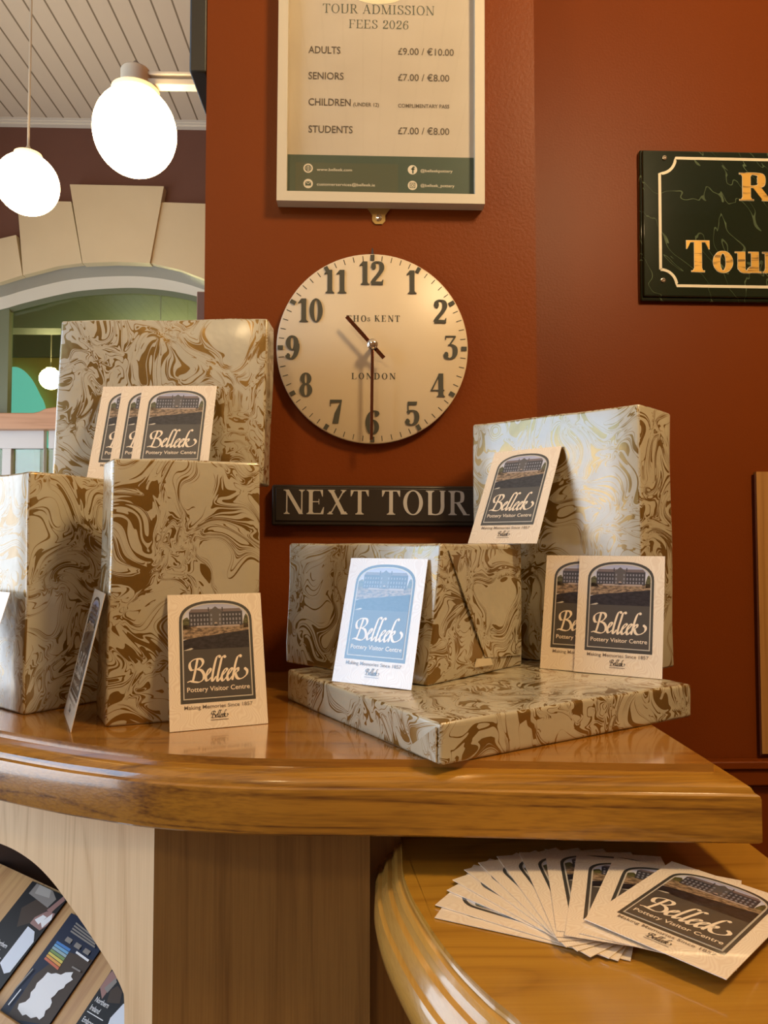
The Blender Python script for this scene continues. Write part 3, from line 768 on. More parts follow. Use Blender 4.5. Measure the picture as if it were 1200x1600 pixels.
# large box leaning high at the back left
GZ = 1.412
ga, gb = at_y(80, 757, 1.058), at_y(410, 757, 1.036)
ga = Vector((ga.x, ga.y, GZ)); gb = Vector((gb.x, gb.y, GZ)); gn = Vector((-(gb-ga).y, (gb-ga).x, 0)).normalized()
GQ = [ga, gb, gb+gn*.05, ga+gn*.05]
tl_, tr_ = at_y(96, 501, 1.072), at_y(419, 498, 1.050)
gh = .243
s1 = Vector((tl_.x-ga.x, .012, tl_.z-GZ-gh)); s2 = Vector((tr_.x-gb.x, .012, tr_.z-GZ-gh))
back = gift(GQ, gh, 'wide wrapped gift at the back left, raised above the others with three cards before it', top=[s1, s2, s2, s1], off=(5.5, 3.1), rot=60)

# ------------------------------------------------------------------ cards
CW, CH, CT = .105, .148, .0005
def build_card_mesh():
    b = MB(); mm = .001
    b.box(-CW/2, CW/2, 0, CH, -CT, 0, M['card'])
    X = lambda x: (x-52.5)*mm
    def archpoly(x0, x1, y0, ys, ya, n=20, drop=0):
        pts = [(X(x0), y0*mm), (X(x1), y0*mm), (X(x1), ys*mm)]
        for i in range(1, n):
            t_ = math.pi*i/n; e = .82
            cx, rx_ = (x0+x1)/2, (x1-x0)/2
            ct, st2 = math.cos(t_), math.sin(t_)
            pts.append((X(cx+rx_*math.copysign(abs(ct)**e, ct)), (ys+(ya-ys)*abs(st2)**e)*mm))
        return pts + [(X(x0), ys*mm)]
    z = 0.00006; st = .00005
    b.poly2(archpoly(12, 93, 27.5, 116.6, 140.6), z, M['frame_print']); z += st
    b.poly2(archpoly(14.8, 90.2, 31.6, 115.5, 137.6), z, M['line_print']); z += st
    b.poly2(archpoly(16.1, 88.9, 32.9, 115.5, 136.3), z, M['sky_print']); z += st
    R2 = lambda x0, x1, y0, y1, m, zz: b.poly2([(X(x0), y0*mm), (X(x1), y0*mm), (X(x1), y1*mm), (X(x0), y1*mm)], zz, m)
    # the printed photograph: trees, long stone building, bank and river
    P = lambda pts, m, zz: b.poly2([(X(x), y*mm) for x, y in pts], zz, m)
    P([(16.1, 108), (16.1, 119), (18.5, 121), (21, 122), (23, 119), (24.5, 114), (25, 110), (27, 108)], M['tree_print'], z)
    P([(83, 108), (83, 115), (85, 122), (86.5, 124), (88.5, 121.5), (88.9, 118), (88.9, 108)], M['tree_print'], z)
    R2(16.1, 88.9, 97, 113, M['bank_print'], z); z += st
    P([(22.8, 127.2), (25.5, 130.8), (79.6, 130.8), (82.7, 127.2)], M['roof_print'], z)
    R2(23, 82.5, 111, 127.4, M['stone_print'], z); z += st
    P([(44.5, 127.4), (52, 133.6), (60, 127.4)], M['stone2_print'], z); R2(45.5, 59, 111, 127.6, M['stone2_print'], z)
    R2(31, 79, 109.8, 111.8, M['pave_print'], z)
    for x in (44.5, 60): R2(x-.6, x+.6, 128, 132.6, M['stone_print'], z)
    z += st
    for row, (y0, y1) in enumerate(((112.6, 115.2), (117, 120), (122.4, 124.8))):
        for x in (25.4, 29, 32.6, 36.2, 39.8, 43.2, 47.4, 57, 61, 64.8, 68.4, 72, 75.6, 79.4): R2(x-.85, x+.85, y0, y1, M['pane_print'], z)
    R2(50.5, 54.2, 111, 113.6, M['stone_print'], z); P([(50.4, 113.6), (54.3, 113.6), (53.6, 115), (52.3, 115.5), (51, 115)], M['pave_print'], z)
    P([(16.1, 96), (24, 98), (36, 99.5), (50, 101), (62, 102.5), (76, 104), (88.9, 105.5), (88.9, 84), (16.1, 84)], M['water_print'], z)
    z += st
    R2(16.1, 88.9, 32.9, 85.4, M['panel_print'], z)
    P([(16.1, 84.8), (20, 86), (24.5, 87.4), (26.8, 86.6), (24, 85.2), (20, 84.8)], M['line_print'], z+st)
    z += st
    sc = 67*mm
    b.letters([[(X(19.2)+x*sc, 50.2*mm+y*sc) for x, y in q] for q in script_word()], z, None, M['script_print'])
    for q in fit_text('Pottery Visitor Centre', X(19), X(86.8), 39.6*mm, 5.0*mm): b.poly2(q, z, M['script_print'])
    for q in fit_text('Making Memories Since 1857', X(15.5), X(89), 21.4*mm, 3.9*mm): b.poly2(q, z, M['tag_print'])
    for q in script_word(): b.poly2([(X(43)+x*19*mm, 11.0*mm+y*19*mm) for x, y in q], z, M['small_print'])
    R2(43, 62, 8.4, 9.0, M['tag_print'], z)
    return b
CARD = build_card_mesh().build('postcard', merge='keep'); CARD_ME = CARD.data
first = [True]
def card(mw, label, group):
    if first[0]: o = CARD; first[0] = False
    else: o = CARD.copy(); C.objects.link(o); o.pop('label', None)
    o.matrix_world = mw; return tag(o, label, 'card', group)
G1 = 'upright visitor centre cards'
def outward(Q, i, j):
    d = Q[j]-Q[i]; n = Vector((-d.y, d.x, 0)).normalized(); c = sum(Q, Vector())/4
    return n if n.dot(Q[i]-c) > 0 else -n
def stand(BL, BR, lean, label, shift=0.0, z=None, plane=None):
    """card on its short edge from BL to BR (as seen), leaning back by LEAN degrees"""
    x = BR-BL; x.z = 0; x.normalize(); nf = x.cross(Vector((0, 0, 1))).normalized()      # towards the reader
    if nf.dot(-BL) < 0 and False: nf = -nf
    if plane:            # lean until the upper edge meets the surface it is propped against
        p_, n_ = plane; lean = 4
        while lean < 32:
            up = Vector((0, 0, 1))*math.cos(R(lean)) - nf*math.sin(R(lean))
            if min((q+up*CH-p_).dot(n_) for q in (BL, BR)) < .0035: break
            lean += .5
    y = Vector((0, 0, 1))*math.cos(R(lean)) - nf*math.sin(R(lean)); zz = x.cross(y)
    c = (BL+BR)/2; c.z = z if z is not None else BL.z
    c = c - nf*shift + Vector((0, 0, .0006))
    return card(frame_mw(c, x, y, zz), label, G1)
stand(at_z(265, 1145, TOPZ), at_z(419, 1131, TOPZ), 14, 'postcard standing on the wooden counter, propped against the front of the tall gift', plane=(TQ[0]+st_*.5, outward(TQ, 0, 1)))
stand(at_z(520, 1065, FZ), at_z(641, 1079, FZ), 12, 'postcard shining pale blue, standing on the flat gift against the long gift', plane=(MQ[0]+sh*.8, outward(MQ, 0, 3)))
stand(at_z(898, 1050, FZ), at_z(1033, 1062, FZ), 13, 'postcard in front of the pair leaning on the large right gift, fully seen')
_a, _b = at_z(898, 1050, FZ), at_z(1033, 1062, FZ); _d = (_a-_b).normalized()*.0445
stand(_a+_d, _b+_d, 13, 'postcard half hidden behind the other card of the pair at the large right gift', .0025)
mz = FZ+MH
cc = at_y(731, 852, .905); bn = outward(BQ, 0, 3); dd = Vector((-bn.y, bn.x, 0)); dd = dd if dd.x > 0 else -dd
cc.z = mz; up = Vector((0, 0, 1))*math.cos(R(28)) - bn*math.sin(R(28))
cc = cc - bn*((cc+up*CH-BQ[0]).dot(bn)-.004)
stand(cc-dd*.0525, cc+dd*.0525, 28, 'postcard standing on top of the long gift, leaning on the large shining gift')
nb, fb = at_z(111, 1147, TOPZ), at_z(99, 1112, TOPZ)
stand(fb, nb, 15, 'postcard seen edge-on, leaning on the left side of the tall gift', plane=(TQ[0]+st_*.5, outward(TQ, 0, 3)))
rb = at_z(-50, 1130, TOPZ); ld = camdir(-.80, .60)
stand(rb+ld*.105, rb, 17, 'postcard showing only as a sliver at the left edge, leaning on the left gift')
for k, (px, lab) in enumerate(((199, 'frontmost and fully faced of the three overlapping cards before the raised back gift'), (166, 'middle of the three overlapping cards before the raised back gift'), (134, 'rearmost and leftmost of the three overlapping cards before the raised back gift'))):
    y = .985+k*.003
    x0 = at_y(px, 780, y).x; z = GZ+.0
    stand(Vector((x0, y, z)), Vector((x0+.105, y-.004, z)), 21, lab)
# the fan on the desk
tl = [(960, 1339), (901, 1335), (851, 1327), (811, 1332), (776, 1338), (747, 1348), (725, 1359), (707, 1375), (698, 1391), (680, 1414), (679, 1434)]
G2 = 'fanned cards on the low desk'
def lay(TLp, ang, k, label):
    """TLp: top-left corner on the desk; ANG: direction of the card's upward edge seen from the camera, degrees"""
    y = camdir(math.cos(R(ang)), math.sin(R(ang))); x = camdir(math.sin(R(ang)), -math.cos(R(ang)))
    o = TLp + x*CW/2 - y*CH; o.z = LOWZ+.0012+k*.0009
    return card(frame_mw(o, x, y, Vector((0, 0, 1))), label, G2)
A, B_ = at_z(918, 1440, LOWZ+.012), at_z(1128, 1532, LOWZ+.010)
xx = (B_-A).normalized(); yy = Vector((-xx.y, xx.x, 0)); mid_ = (A+B_)/2
card(frame_mw(Vector((mid_.x, mid_.y, LOWZ+.0125)), xx, yy, Vector((0, 0, 1))), 'topmost card of the fan on the desk, lying whole and readable at its right end', G2)
names = ['second card from the top of the fan, its arch mostly showing beneath the topmost card', 'third card from the top of the fan, under the one whose arch mostly shows',
         'fourth card from the top of the fan on the desk', 'fifth card from the top of the fan on the desk', 'sixth card from the top, midway round the fan', 'seventh card from the top, its corner just left of the fan middle',
         'eighth card from the top of the fan on the desk', 'fourth card from the bottom of the fan on the desk', 'third card from the bottom of the fan on the desk', 'second card from the bottom of the fan, showing a slice of its picture', 'bottom card of the fan, its long edge nearest the viewer']
angs = [63, 72, 81, 90, 99, 108, 117, 126, 136, 147, 156]
for i, (p, an, nm) in enumerate(zip(tl, angs, names)):
    lay(at_z(*p, LOWZ+.001+(10-i)*.0009), an, 10-i, nm)

# ------------------------------------------------------------------ leaflets on the shelf inside the counter
L_dark, L_navy = plain('leaflet_black_print', (.012, .010, .010), .4, spec=.25), plain('leaflet_navy_print', (.010, .016, .045), .4, spec=.25)
L_white, L_pale = plain('leaflet_white_print', (.85, .87, .90), .3), plain('leaflet_skirt_print', (.72, .79, .90), .3)
L_skin, L_grey, L_brown = plain('leaflet_pink_print', (.33, .18, .16), .3), plain('leaflet_grey_print', (.26, .24, .22), .3), plain('leaflet_brown_print', (.06, .038, .024), .4, spec=.25)
LG = 'leaflets on the shelf in the counter'
cpx = lambda *pts: [(x/5.333, 1300+y/5.333) for x, y in pts]
def leaflet(edge, wid, top, length, base, art, label, text=None):
    """EDGE: two pixels on its left (or right, WID < 0) long edge; ART: (polygon in pixels, material) printed on it"""
    a = [onrack(*p)[0] for p in edge]; x0 = sum(a)/2; x1 = x0+wid; x0, x1 = min(x0, x1), max(x0, x1)
    y1 = onrack(*top)[1]; y0 = max(y1-length, _l[1]+.0005)
    b = MB(); b.box(0, x1-x0, 0, y1-y0, 0, .0022, base)
    def clip(q):            # keep the print on the sheet
        for ax, lim, sg in ((0, .0004, 1), (0, x1-x0-.0004, -1), (1, .0004, 1), (1, y1-y0-.0004, -1)):
            out = []
            for i in range(len(q)):
                p, r_ = q[i-1], q[i]; dp, dr = (p[ax]-lim)*sg, (r_[ax]-lim)*sg
                if (dp >= 0) != (dr >= 0): t_ = dp/(dp-dr); out.append((p[0]+(r_[0]-p[0])*t_, p[1]+(r_[1]-p[1])*t_))
                if dr >= 0: out.append(r_)
            q = out
            if len(q) < 3: return None
        return q
    for k, (pts, m) in enumerate(art):
        q = clip([(u-x0, v-y0) for u, v in (onrack(*p) for p in pts)])
        if q: b.poly2(q, .0022+.00005*(k+1), m)
    if text:
        o = onrack(*text); o = (o[0]-x0, o[1]-y0); z_ = .0022+.00005*(len(art)+2)
        for i, tx in enumerate(('Northern', 'Ireland', 'Embrace', 'a Giant')):
            for q in sans_text(tx, .0052)[0]:
                q = clip([(o[0]+x*.82, o[1]+y-(i*.0085 + (.004 if i > 1 else 0))) for x, y in q])
                if q: b.poly2(q, z_, L_white)
        yy_ = o[1]-.0115; q = clip([(o[0]-.001, yy_), (o[0]+.028, yy_), (o[0]+.028, yy_+.0008), (o[0]-.001, yy_+.0008)])
        if q: b.poly2(q, z_, L_white)
    tag(b.build('leaflet', mw=RMW @ Matrix.Translation((x0, y0, .0004)), merge='keep'), label, 'leaflet', LG)
Wl = onrack(158, 1487)[0]-onrack(112, 1430)[0]
Wl = abs(sum(onrack(*p)[0] for p in ((158, 1487), (80, 1600)))/2 - sum(onrack(*p)[0] for p in ((112, 1430), (11, 1568)))/2)
BANDS = ((.05, .22, .60), (.16, .42, .70), (.30, .46, .52), (.20, .33, .10), (.70, .60, .10), (.75, .36, .06), (.62, .14, .06))
A4 = [(488, 915), (600, 985), (490, 1165), (376, 1072)]
lerp2 = lambda p, q, t: (p[0]+(q[0]-p[0])*t, p[1]+(q[1]-p[1])*t)
art2 = [(cpx((560, 1000), (845, 1100), (430, 1620), (60, 1560), (300, 1200)), L_brown), (cpx((600, 690), (480, 900), (640, 960), (850, 1010), (700, 700)), L_navy)]
for i, c in enumerate(BANDS):
    t0, t1 = i/7, (i+.8)/7; art2.append((cpx(lerp2(A4[0], A4[3], t0), lerp2(A4[1], A4[2], t0), lerp2(A4[1], A4[2], t1), lerp2(A4[0], A4[3], t1)), plain('leaflet_band', c, .3)))
art2.append((cpx((410, 1178), (440, 1192), (480, 1186), (520, 1200), (560, 1180), (622, 1178), (604, 1215), (620, 1240), (560, 1280), (545, 1310), (500, 1330), (470, 1370), (438, 1395), (446, 1430), (430, 1470), (392, 1500), (380, 1545), (340, 1575), (318, 1550), (270, 1562), (230, 1530), (200, 1540), (160, 1482), (172, 1440), (225, 1425), (262, 1390), (270, 1345), (305, 1310), (320, 1270), (370, 1225)), L_white))
for i in range(5):
    for k in range(3):
        x, y = 575+k*75-i*4, 880+k*48-i*24+i*30; art2.append((cpx((x, y), (x+44, y+28), (x+38, y+42), (x-6, y+14)), L_grey))
for i in range(4): art2.append((cpx((650-i*14, 765+i*22), (815-i*2, 895+i*24), (808-i*2, 908+i*24), (643-i*14, 778+i*22)), L_grey))
art2 += [(cpx((655, 1005), (760, 1080), (748, 1096), (645, 1022)), L_white), (cpx((620, 1130), (690, 1170), (682, 1182), (612, 1142)), L_grey), (cpx((120, 1340), (290, 1150), (296, 1156), (126, 1348)), L_grey), (cpx((85, 1450), (190, 1320), (195, 1326), (90, 1458)), L_white)]
leaflet(((112, 1430), (11, 1568)), Wl, (113, 1428), .21, L_navy, art2, 'navy leaflet with colour bands and white map inside the counter opening')
art1 = [(cpx((190, 640), (330, 560), (420, 640), (280, 760), (150, 800)), L_brown), (cpx((360, 385), (440, 470), (478, 570), (405, 640), (250, 520)), L_grey), (cpx((372, 395), (440, 480), (420, 560), (300, 520)), plain('leaflet_cloth_print', (.42, .40, .37), .3)),
        (cpx((400, 660), (540, 545), (552, 580), (470, 650), (430, 690)), L_skin), (cpx((260, 770), (300, 720), (400, 670), (470, 690), (420, 780), (340, 830)), L_skin),
        (cpx((300, 740), (370, 700), (400, 720), (330, 780)), L_white), (cpx((350, 760), (450, 690), (440, 740), (360, 810)), L_white), (cpx((245, 795), (300, 840), (292, 925), (95, 1178), (45, 1190), (12, 1100)), L_pale)]
leaflet(((107, 1409), (0, 1547)), -Wl, (104, 1402), .21, L_dark, art1, 'black leaflet with a pale skirt printed on it, leftmost in the counter opening', (-4, 1475))
art3 = [(cpx((840, 1280), (945, 1165), (985, 1230), (860, 1400)), L_skin), (cpx((880, 1310), (975, 1225), (985, 1260), (905, 1350)), L_grey), (cpx((930, 1330), (990, 1290), (1030, 1340), (1010, 1440), (900, 1430)), L_brown), (cpx((930, 1560), (1040, 1440), (1300, 1500), (1100, 1800), (880, 1700)), L_pale)]
leaflet(((176, 1520), (120, 1600)), Wl, (178, 1517), .21, L_dark, art3, 'dark leaflet with white title lettering, rightmost in the counter opening', (150, 1566))

# ------------------------------------------------------------------ wall clock
CY = PY-.014
cc = at_y(582, 544, CY); CR = 151.5/FPX*CY*math.cos(0)
clk = empty('wall_clock', WALLMW((cc.x, PY, cc.z)), 'round cream wall clock with dark numerals on the red pillar', 'clock')
cream = NT('brushed_cream_dial'); cream.set(col=(.62, .50, .34), rough=.38); cream = cream.m
dk = plain('dark_olive_numeral', (.055, .052, .036), .4)
mb = MB(); mb.lathe([(CR*.93, .002), (CR*.985, .004), (CR, .009), (CR*.998, .0125), (CR*.985, .0138), (.0001, .014)], cream, n=96); mb.build('dial', clk, smooth='auto')
zt = .0142
for i in range(60):
    if i % 5:
        a = R(90-6*i); ca, sa = math.cos(a), math.sin(a); r0, r1, h_ = .922*CR, .978*CR, .0006
        mb = MB(); mb.poly2([(r0*ca-sa*h_, r0*sa+ca*h_), (r1*ca-sa*h_, r1*sa+ca*h_), (r1*ca+sa*h_, r1*sa-ca*h_), (r0*ca+sa*h_, r0*sa-ca*h_)], zt, dk)
        mb.build('minute_mark', clk, merge='keep')
for i in range(12):
    a = R(90-30*i); ca, sa = math.cos(a), math.sin(a); r0, r1, h_ = .928*CR, .985*CR, .0031
    mb = MB(); mb.prism2([(r0*ca-sa*h_, r0*sa+ca*h_), (r1*ca-sa*h_, r1*sa+ca*h_), (r1*ca+sa*h_, r1*sa-ca*h_), (r0*ca+sa*h_, r0*sa-ca*h_)], zt, zt+.0012, dk); mb.build('hour_mark', clk)
    n_ = 12 if i == 0 else i; hs = .245*CR
    P, wd = serif_text(str(n_), hs, .20, .05, .02 if n_ > 9 else 0)
    npx = ((581, 427), (643, 441), (688, 487), (704, 543), (684, 602), (644, 646), (582, 660), (525, 643), (478, 601), (457, 543), (485, 485), (524, 440))[i]
    g_ = at_y(*npx, CY); cx, cz = g_.x-cc.x, g_.z-cc.z
    xs = [x for q in P for x, y in q]; mx = (min(xs)+max(xs))/2
    mb = MB()
    mb.letters([[(cx+x-mx, cz+y-hs/2) for x, y in q] for q in P], zt, zt+.0012, dk)
    mb.build('numeral', clk, merge='keep')
for txt, pxa, pxb, pyb, cap in (('THO', 541, 578, 502.5, 10), ('KENT', 585, 625, 502.5, 10), ('LONDON', 549, 618, 592.5, 10), ('S', 574, 578.5, 502, 6)):
    P, wd = serif_text(txt, 1, .17, .06, .20); a, c_ = at_y(pxa, pyb, CY), at_y(pxb, pyb, CY); k = (c_.x-a.x)/wd; ch_ = cap/FPX*CY; mb = MB()
    if txt == 'THO': k *= .86
    mb.letters([[(a.x-cc.x+x*k, a.z-cc.z+yy*ch_) for x, yy in q] for q in P], zt, None, dk)
    mb.build('lettering', clk, merge='keep')
hand_m = NT('polished_bronze_hand').set(col=(.20, .09, .06), metal=1, rough=.16).m
bright = NT('bright_steel').set(col=(.75, .68, .6), metal=1, rough=.12).m
hc = at_y(582, 538, PY-.037); hx, hy = hc.x-cc.x, hc.z-cc.z
def hand(name, ang, l0, l1, w0, z, m):
    a = R(ang); ca, sa = math.cos(a), math.sin(a); mb = MB()
    mb.prism2([(hx+l0*ca-sa*w0, hy+l0*sa+ca*w0), (hx+l1*ca-sa*w0, hy+l1*sa+ca*w0), (hx+l1*ca+sa*w0, hy+l1*sa-ca*w0), (hx+l0*ca+sa*w0, hy+l0*sa-ca*w0)], z, z+.0012, m); return mb.build(name, clk, bevel=.0004)
px1 = 1.135/FPX
hand('hour_hand', 132, -27*px1, 61*px1, .0031, .031, hand_m)
hand('minute_hand', -90.6, -8*px1, 150*px1, .0024, .036, hand_m)
mb = MB(); mb.lathe([(.004, .014), (.004, .034), (.0078, .0345), (.0086, .038), (.007, .0405), (.0035, .042), (.0001, .0422)], bright, (hx, hy, 0), 24); mb.build('centre_cap', clk, smooth='auto')
mb = MB(); mb.tube((cc.x*0, CR+.001, .004), (0, CR+.012, .006), .0022, plain('dark_nail', (.04, .025, .02), .5), 8, .001); mb.build('hanging_hook', clk)

# ------------------------------------------------------------------ framed price list
FY = PY-.024
p0, p1 = at_y(432, 313.5, FY), at_y(757.5, 318, FY); fw = (p1-p0).length; bot = (p0.z+p1.z)/2
pr = empty('framed_price_list', WALLMW(((p0.x+p1.x)/2, PY, bot)) @ Matrix.Rotation(R(-.25), 4, 'Z'), 'cream framed price list of tour admission fees hanging above the clock', 'framed sign')
fh, fb = .47, .0155
cream_fr = plain('cream_wood_frame', (.56, .49, .37), .4)
mb = MB()
x0, x1 = -fw/2, fw/2
for pts in ([(x0, 0), (x1, 0), (x1-fb, fb), (x0+fb, fb)], [(x1, 0), (x1, fh), (x1-fb, fh-fb), (x1-fb, fb)], [(x1, fh), (x0, fh), (x0+fb, fh-fb), (x1-fb, fh-fb)], [(x0, fh), (x0, 0), (x0+fb, fb), (x0+fb, fh-fb)]): mb.prism2(pts, .001, .024, cream_fr)
mb.build('frame', pr)
ps = NT('price_poster_print'); v = ps.coord('Object', (1, 1, 1), (3, 1, 0))
ps.set(col=ps.mix(ps.noise(ps.warp(v, 9, .08), 7, 2), (.46, .385, .30), (.62, .54, .44)), rough=.35, spec=.4)
mb = MB(); mb.box(x0+fb, x1-fb, fb, fh-fb, .004, .012, ps.m); mb.build('poster', pr)
cp = lambda px, py: (lambda p: (pr.matrix_world.inverted() @ p))(at_y(px, py, PY-.012))
gt = plain('poster_green_print', (.055, .085, .060), .35)
inkg, inkb, inkw = plain('poster_grey_ink', (.12, .13, .10), .5), plain('poster_brown_ink', (.09, .065, .045), .5), plain('poster_white_ink', (.72, .64, .50), .5)
bt = cp(600, 244).y
mb = MB(); mb.poly2([(x0+fb, fb), (x1-fb, fb), (x1-fb, bt), (x0+fb, bt)], .0121, gt)
mb.poly2([(cp(462, 250).x, fb+.002), (cp(622, 250).x, fb+.002), (cp(622, 250).x, cp(600, 256).y), (cp(462, 250).x, cp(600, 256).y)], .01215, plain('poster_olive_print', (.075, .090, .055), .35))
mb.build('contact_band', pr, merge='keep')
mb = MB(); zt = .0124
def st_line(txt, px0, px1, pyb, cap, m):
    P, wd = serif_text(txt, 1, .115, .04, .05); a, c_ = cp(px0, pyb), cp(px1, pyb); k = (c_.x-a.x)/wd; hh = cap/FPX*PY; mb = MB()
    mb.letters([[(a.x+x*k, a.y+y*hh) for x, y in q] for q in P], zt, None, m); mb.build('lettering', pr, merge='keep')
def sn_line(txt, px0, px1, pyb, cap, m):
    a, c_ = cp(px0, pyb), cp(px1, pyb)
    mb = MB(); mb.letters(fit_text(txt, a.x, c_.x, a.y, cap/FPX*PY), zt, None, m); mb.build('lettering', pr, merge='keep')
st_line('TOUR ADMISSION', 504, 679, 20, 15, inkg); st_line('FEES 2026', 545, 639, 44, 14, inkg)
for i, (l_, rr_) in enumerate((('ADULTS', '£9.00 / €10.00'), ('SENIORS', '£7.00 / €8.00'), ('CHILDREN', None), ('STUDENTS', '£7.00 / €8.00'))):
    yb = (83, 123.5, 164.5, 207)[i]
    sn_line(l_, 482, (532, 537, 548, 551)[i], yb, 11.5, inkb)
    if rr_: sn_line(rr_, 622, (709, 0, 0, 0)[i] or 702, yb+2.5, 11, inkb)
sn_line('(UNDER 12)', 552, 592, 166, 6, inkb); sn_line('COMPLIMENTARY PASS', 622, 702, 168, 6, inkb)
sn_line('www.belleek.com', 495, 550, 267, 4.5, inkw); sn_line('customerservices@belleek.ie', 495, 586, 290, 4.5, inkw)
sn_line('@belleekpottery', 657, 707, 269, 4.5, inkw); sn_line('@belleek_pottery', 657, 710, 292, 4.5, inkw)
k1 = PY/FPX
def icon(px, py): m_ = MB(); c_ = cp(px, py); m_.poly2(disc(c_.x, c_.y, 7.5*k1, 24), zt, inkw); return m_, c_
z2 = zt+.0002
def ringp(cx, cy, r, wd, m, n=28, ex=1.0):
    for i in range(n):
        a, c_ = 2*math.pi*i/n, 2*math.pi*(i+1)/n
        mb.poly2([(cx+r*ex*math.cos(a), cy+r*math.sin(a)), (cx+r*ex*math.cos(c_), cy+r*math.sin(c_)), (cx+(r*ex-wd)*math.cos(c_), cy+(r-wd)*math.sin(c_)), (cx+(r*ex-wd)*math.cos(a), cy+(r-wd)*math.sin(a))], z2, m)
mb, g = icon(481.5, 263); ringp(g.x, g.y, 5.2*k1, 1.0*k1, gt); ringp(g.x, g.y, 5.2*k1, .8*k1, gt, ex=.5)
for dy in (-1.9, 0, 1.9): mb.poly2([(g.x-5*k1, g.y+(dy-.4)*k1), (g.x+5*k1, g.y+(dy-.4)*k1), (g.x+5*k1, g.y+(dy+.4)*k1), (g.x-5*k1, g.y+(dy+.4)*k1)], z2, gt)
mb.build('icon', pr, merge='keep'); mb, g = icon(481.5, 287); mb.poly2([(g.x-4.6*k1, g.y-3.4*k1), (g.x+4.6*k1, g.y-3.4*k1), (g.x+4.6*k1, g.y+3.4*k1), (g.x-4.6*k1, g.y+3.4*k1)], z2, gt)
for q in ribbon([(g.x-4.4*k1, g.y+3*k1), (g.x, g.y-.4*k1), (g.x+4.4*k1, g.y+3*k1)], lambda a, b_, c_: .9*k1): mb.poly2(q, z2+.0001, inkw)
mb.build('icon', pr, merge='keep'); mb, g = icon(644.5, 265.5)
for q in ribbon(catmull([(g.x+3.4*k1, g.y+4.4*k1), (g.x+1.2*k1, g.y+4*k1), (g.x+.6*k1, g.y+2*k1), (g.x+.6*k1, g.y-6*k1)]), lambda a, b_, c_: 2.3*k1): mb.poly2(q, z2, gt)
mb.poly2([(g.x-2.2*k1, g.y), (g.x+3.2*k1, g.y), (g.x+3.2*k1, g.y+2*k1), (g.x-2.2*k1, g.y+2*k1)], z2, gt)
mb.build('icon', pr, merge='keep'); mb, g = icon(644.5, 290); s_ = 4.3*k1; t_ = 1.0*k1
for a in ((-s_, s_, -s_, -s_+t_), (-s_, s_, s_-t_, s_), (-s_, -s_+t_, -s_, s_), (s_-t_, s_, -s_, s_)): mb.poly2([(g.x+a[0], g.y+a[2]), (g.x+a[1], g.y+a[2]), (g.x+a[1], g.y+a[3]), (g.x+a[0], g.y+a[3])], z2, gt)
ringp(g.x, g.y, 2.3*k1, .9*k1, gt); mb.build('icon', pr, merge='keep'); mb = MB()
c_ = cp(591, -16); mb.poly2(disc(c_.x, c_.y, 48*k1, 40, 24*k1), zt, plain('poster_emblem_cream', (.80, .74, .50), .4))
mb.build('emblem', pr, merge='keep')
mb = MB(); mb.box(x0+fb, x1-fb, fb, fh-fb, .0155, .0165, glass_mat('clear_glazing', (.98, .98, .97), .03)); mb.build('glazing', pr)
mb = MB(); g = cp(592, 341); brass = NT('aged_brass').set(col=(.50, .36, .15), metal=1, rough=.35).m
mb.prism2([(g.x-.020, .002), (g.x+.020, .002), (g.x+.014, -.006), (g.x+.0105, -.011), (g.x+.0105, -.020), (g.x+.006, -.0255), (g.x-.006, -.0255), (g.x-.0105, -.020), (g.x-.0105, -.011), (g.x-.014, -.006)], .0003, .002, brass)
mb.lathe([(.0055, .002), (.005, .0034), (.003, .0038), (.0001, .0030)], bright, (g.x, -.0155, 0), 16)
mb.build('hanging_plate', pr)

# ------------------------------------------------------------------ NEXT TOUR plaque
p0, p1 = at_y(424, 789, PY-.02), at_y(748, 791, PY-.02); wdt = (p1-p0).length; hh = 63/FPX*PY
nt_ = empty('tour_plaque', WALLMW(((p0.x+p1.x)/2, PY, (p0.z+p1.z)/2)) @ Matrix.Rotation(R(-.35), 4, 'Z'), 'black wooden plaque reading NEXT TOUR on the pillar below the clock', 'sign')
blk = plain('black_stained_wood', (.020, .013, .009), .42)
mb = MB(); mb.box(-wdt/2, wdt/2, -hh/2, hh/2, .0005, .016, blk); mb.build('board', nt_, bevel=.003)
mb = MB(); mb.box(-wdt/2+.006, wdt/2-.006, -hh/2+.007, hh/2-.005, .0161, .0185, blk); mb.build('raised_panel', nt_, bevel=.0015)
_, wd = serif_text('NEXT TOUR', 1, .14, .045, .05); k = 286/FPX*PY/wd; cap = 37.5/FPX*PY; w1 = serif_text('NEXT ', 1, .14, .045, .05)[1]+.05
let = plain('pale_grey_letter', (.46, .42, .38), .5); lx = nt_.matrix_world.inverted() @ at_y(442, 803, PY-.0187)
for txt, dx in (('NEXT', 0), ('TOUR', w1)):
    mb = MB(); mb.letters([[(lx.x+(x+dx)*k, lx.y+y*cap) for x, y in q] for q in serif_text(txt, 1, .14, .045, .05)[0]], .0186, .0192, let); mb.build('lettering', nt_, merge='keep')

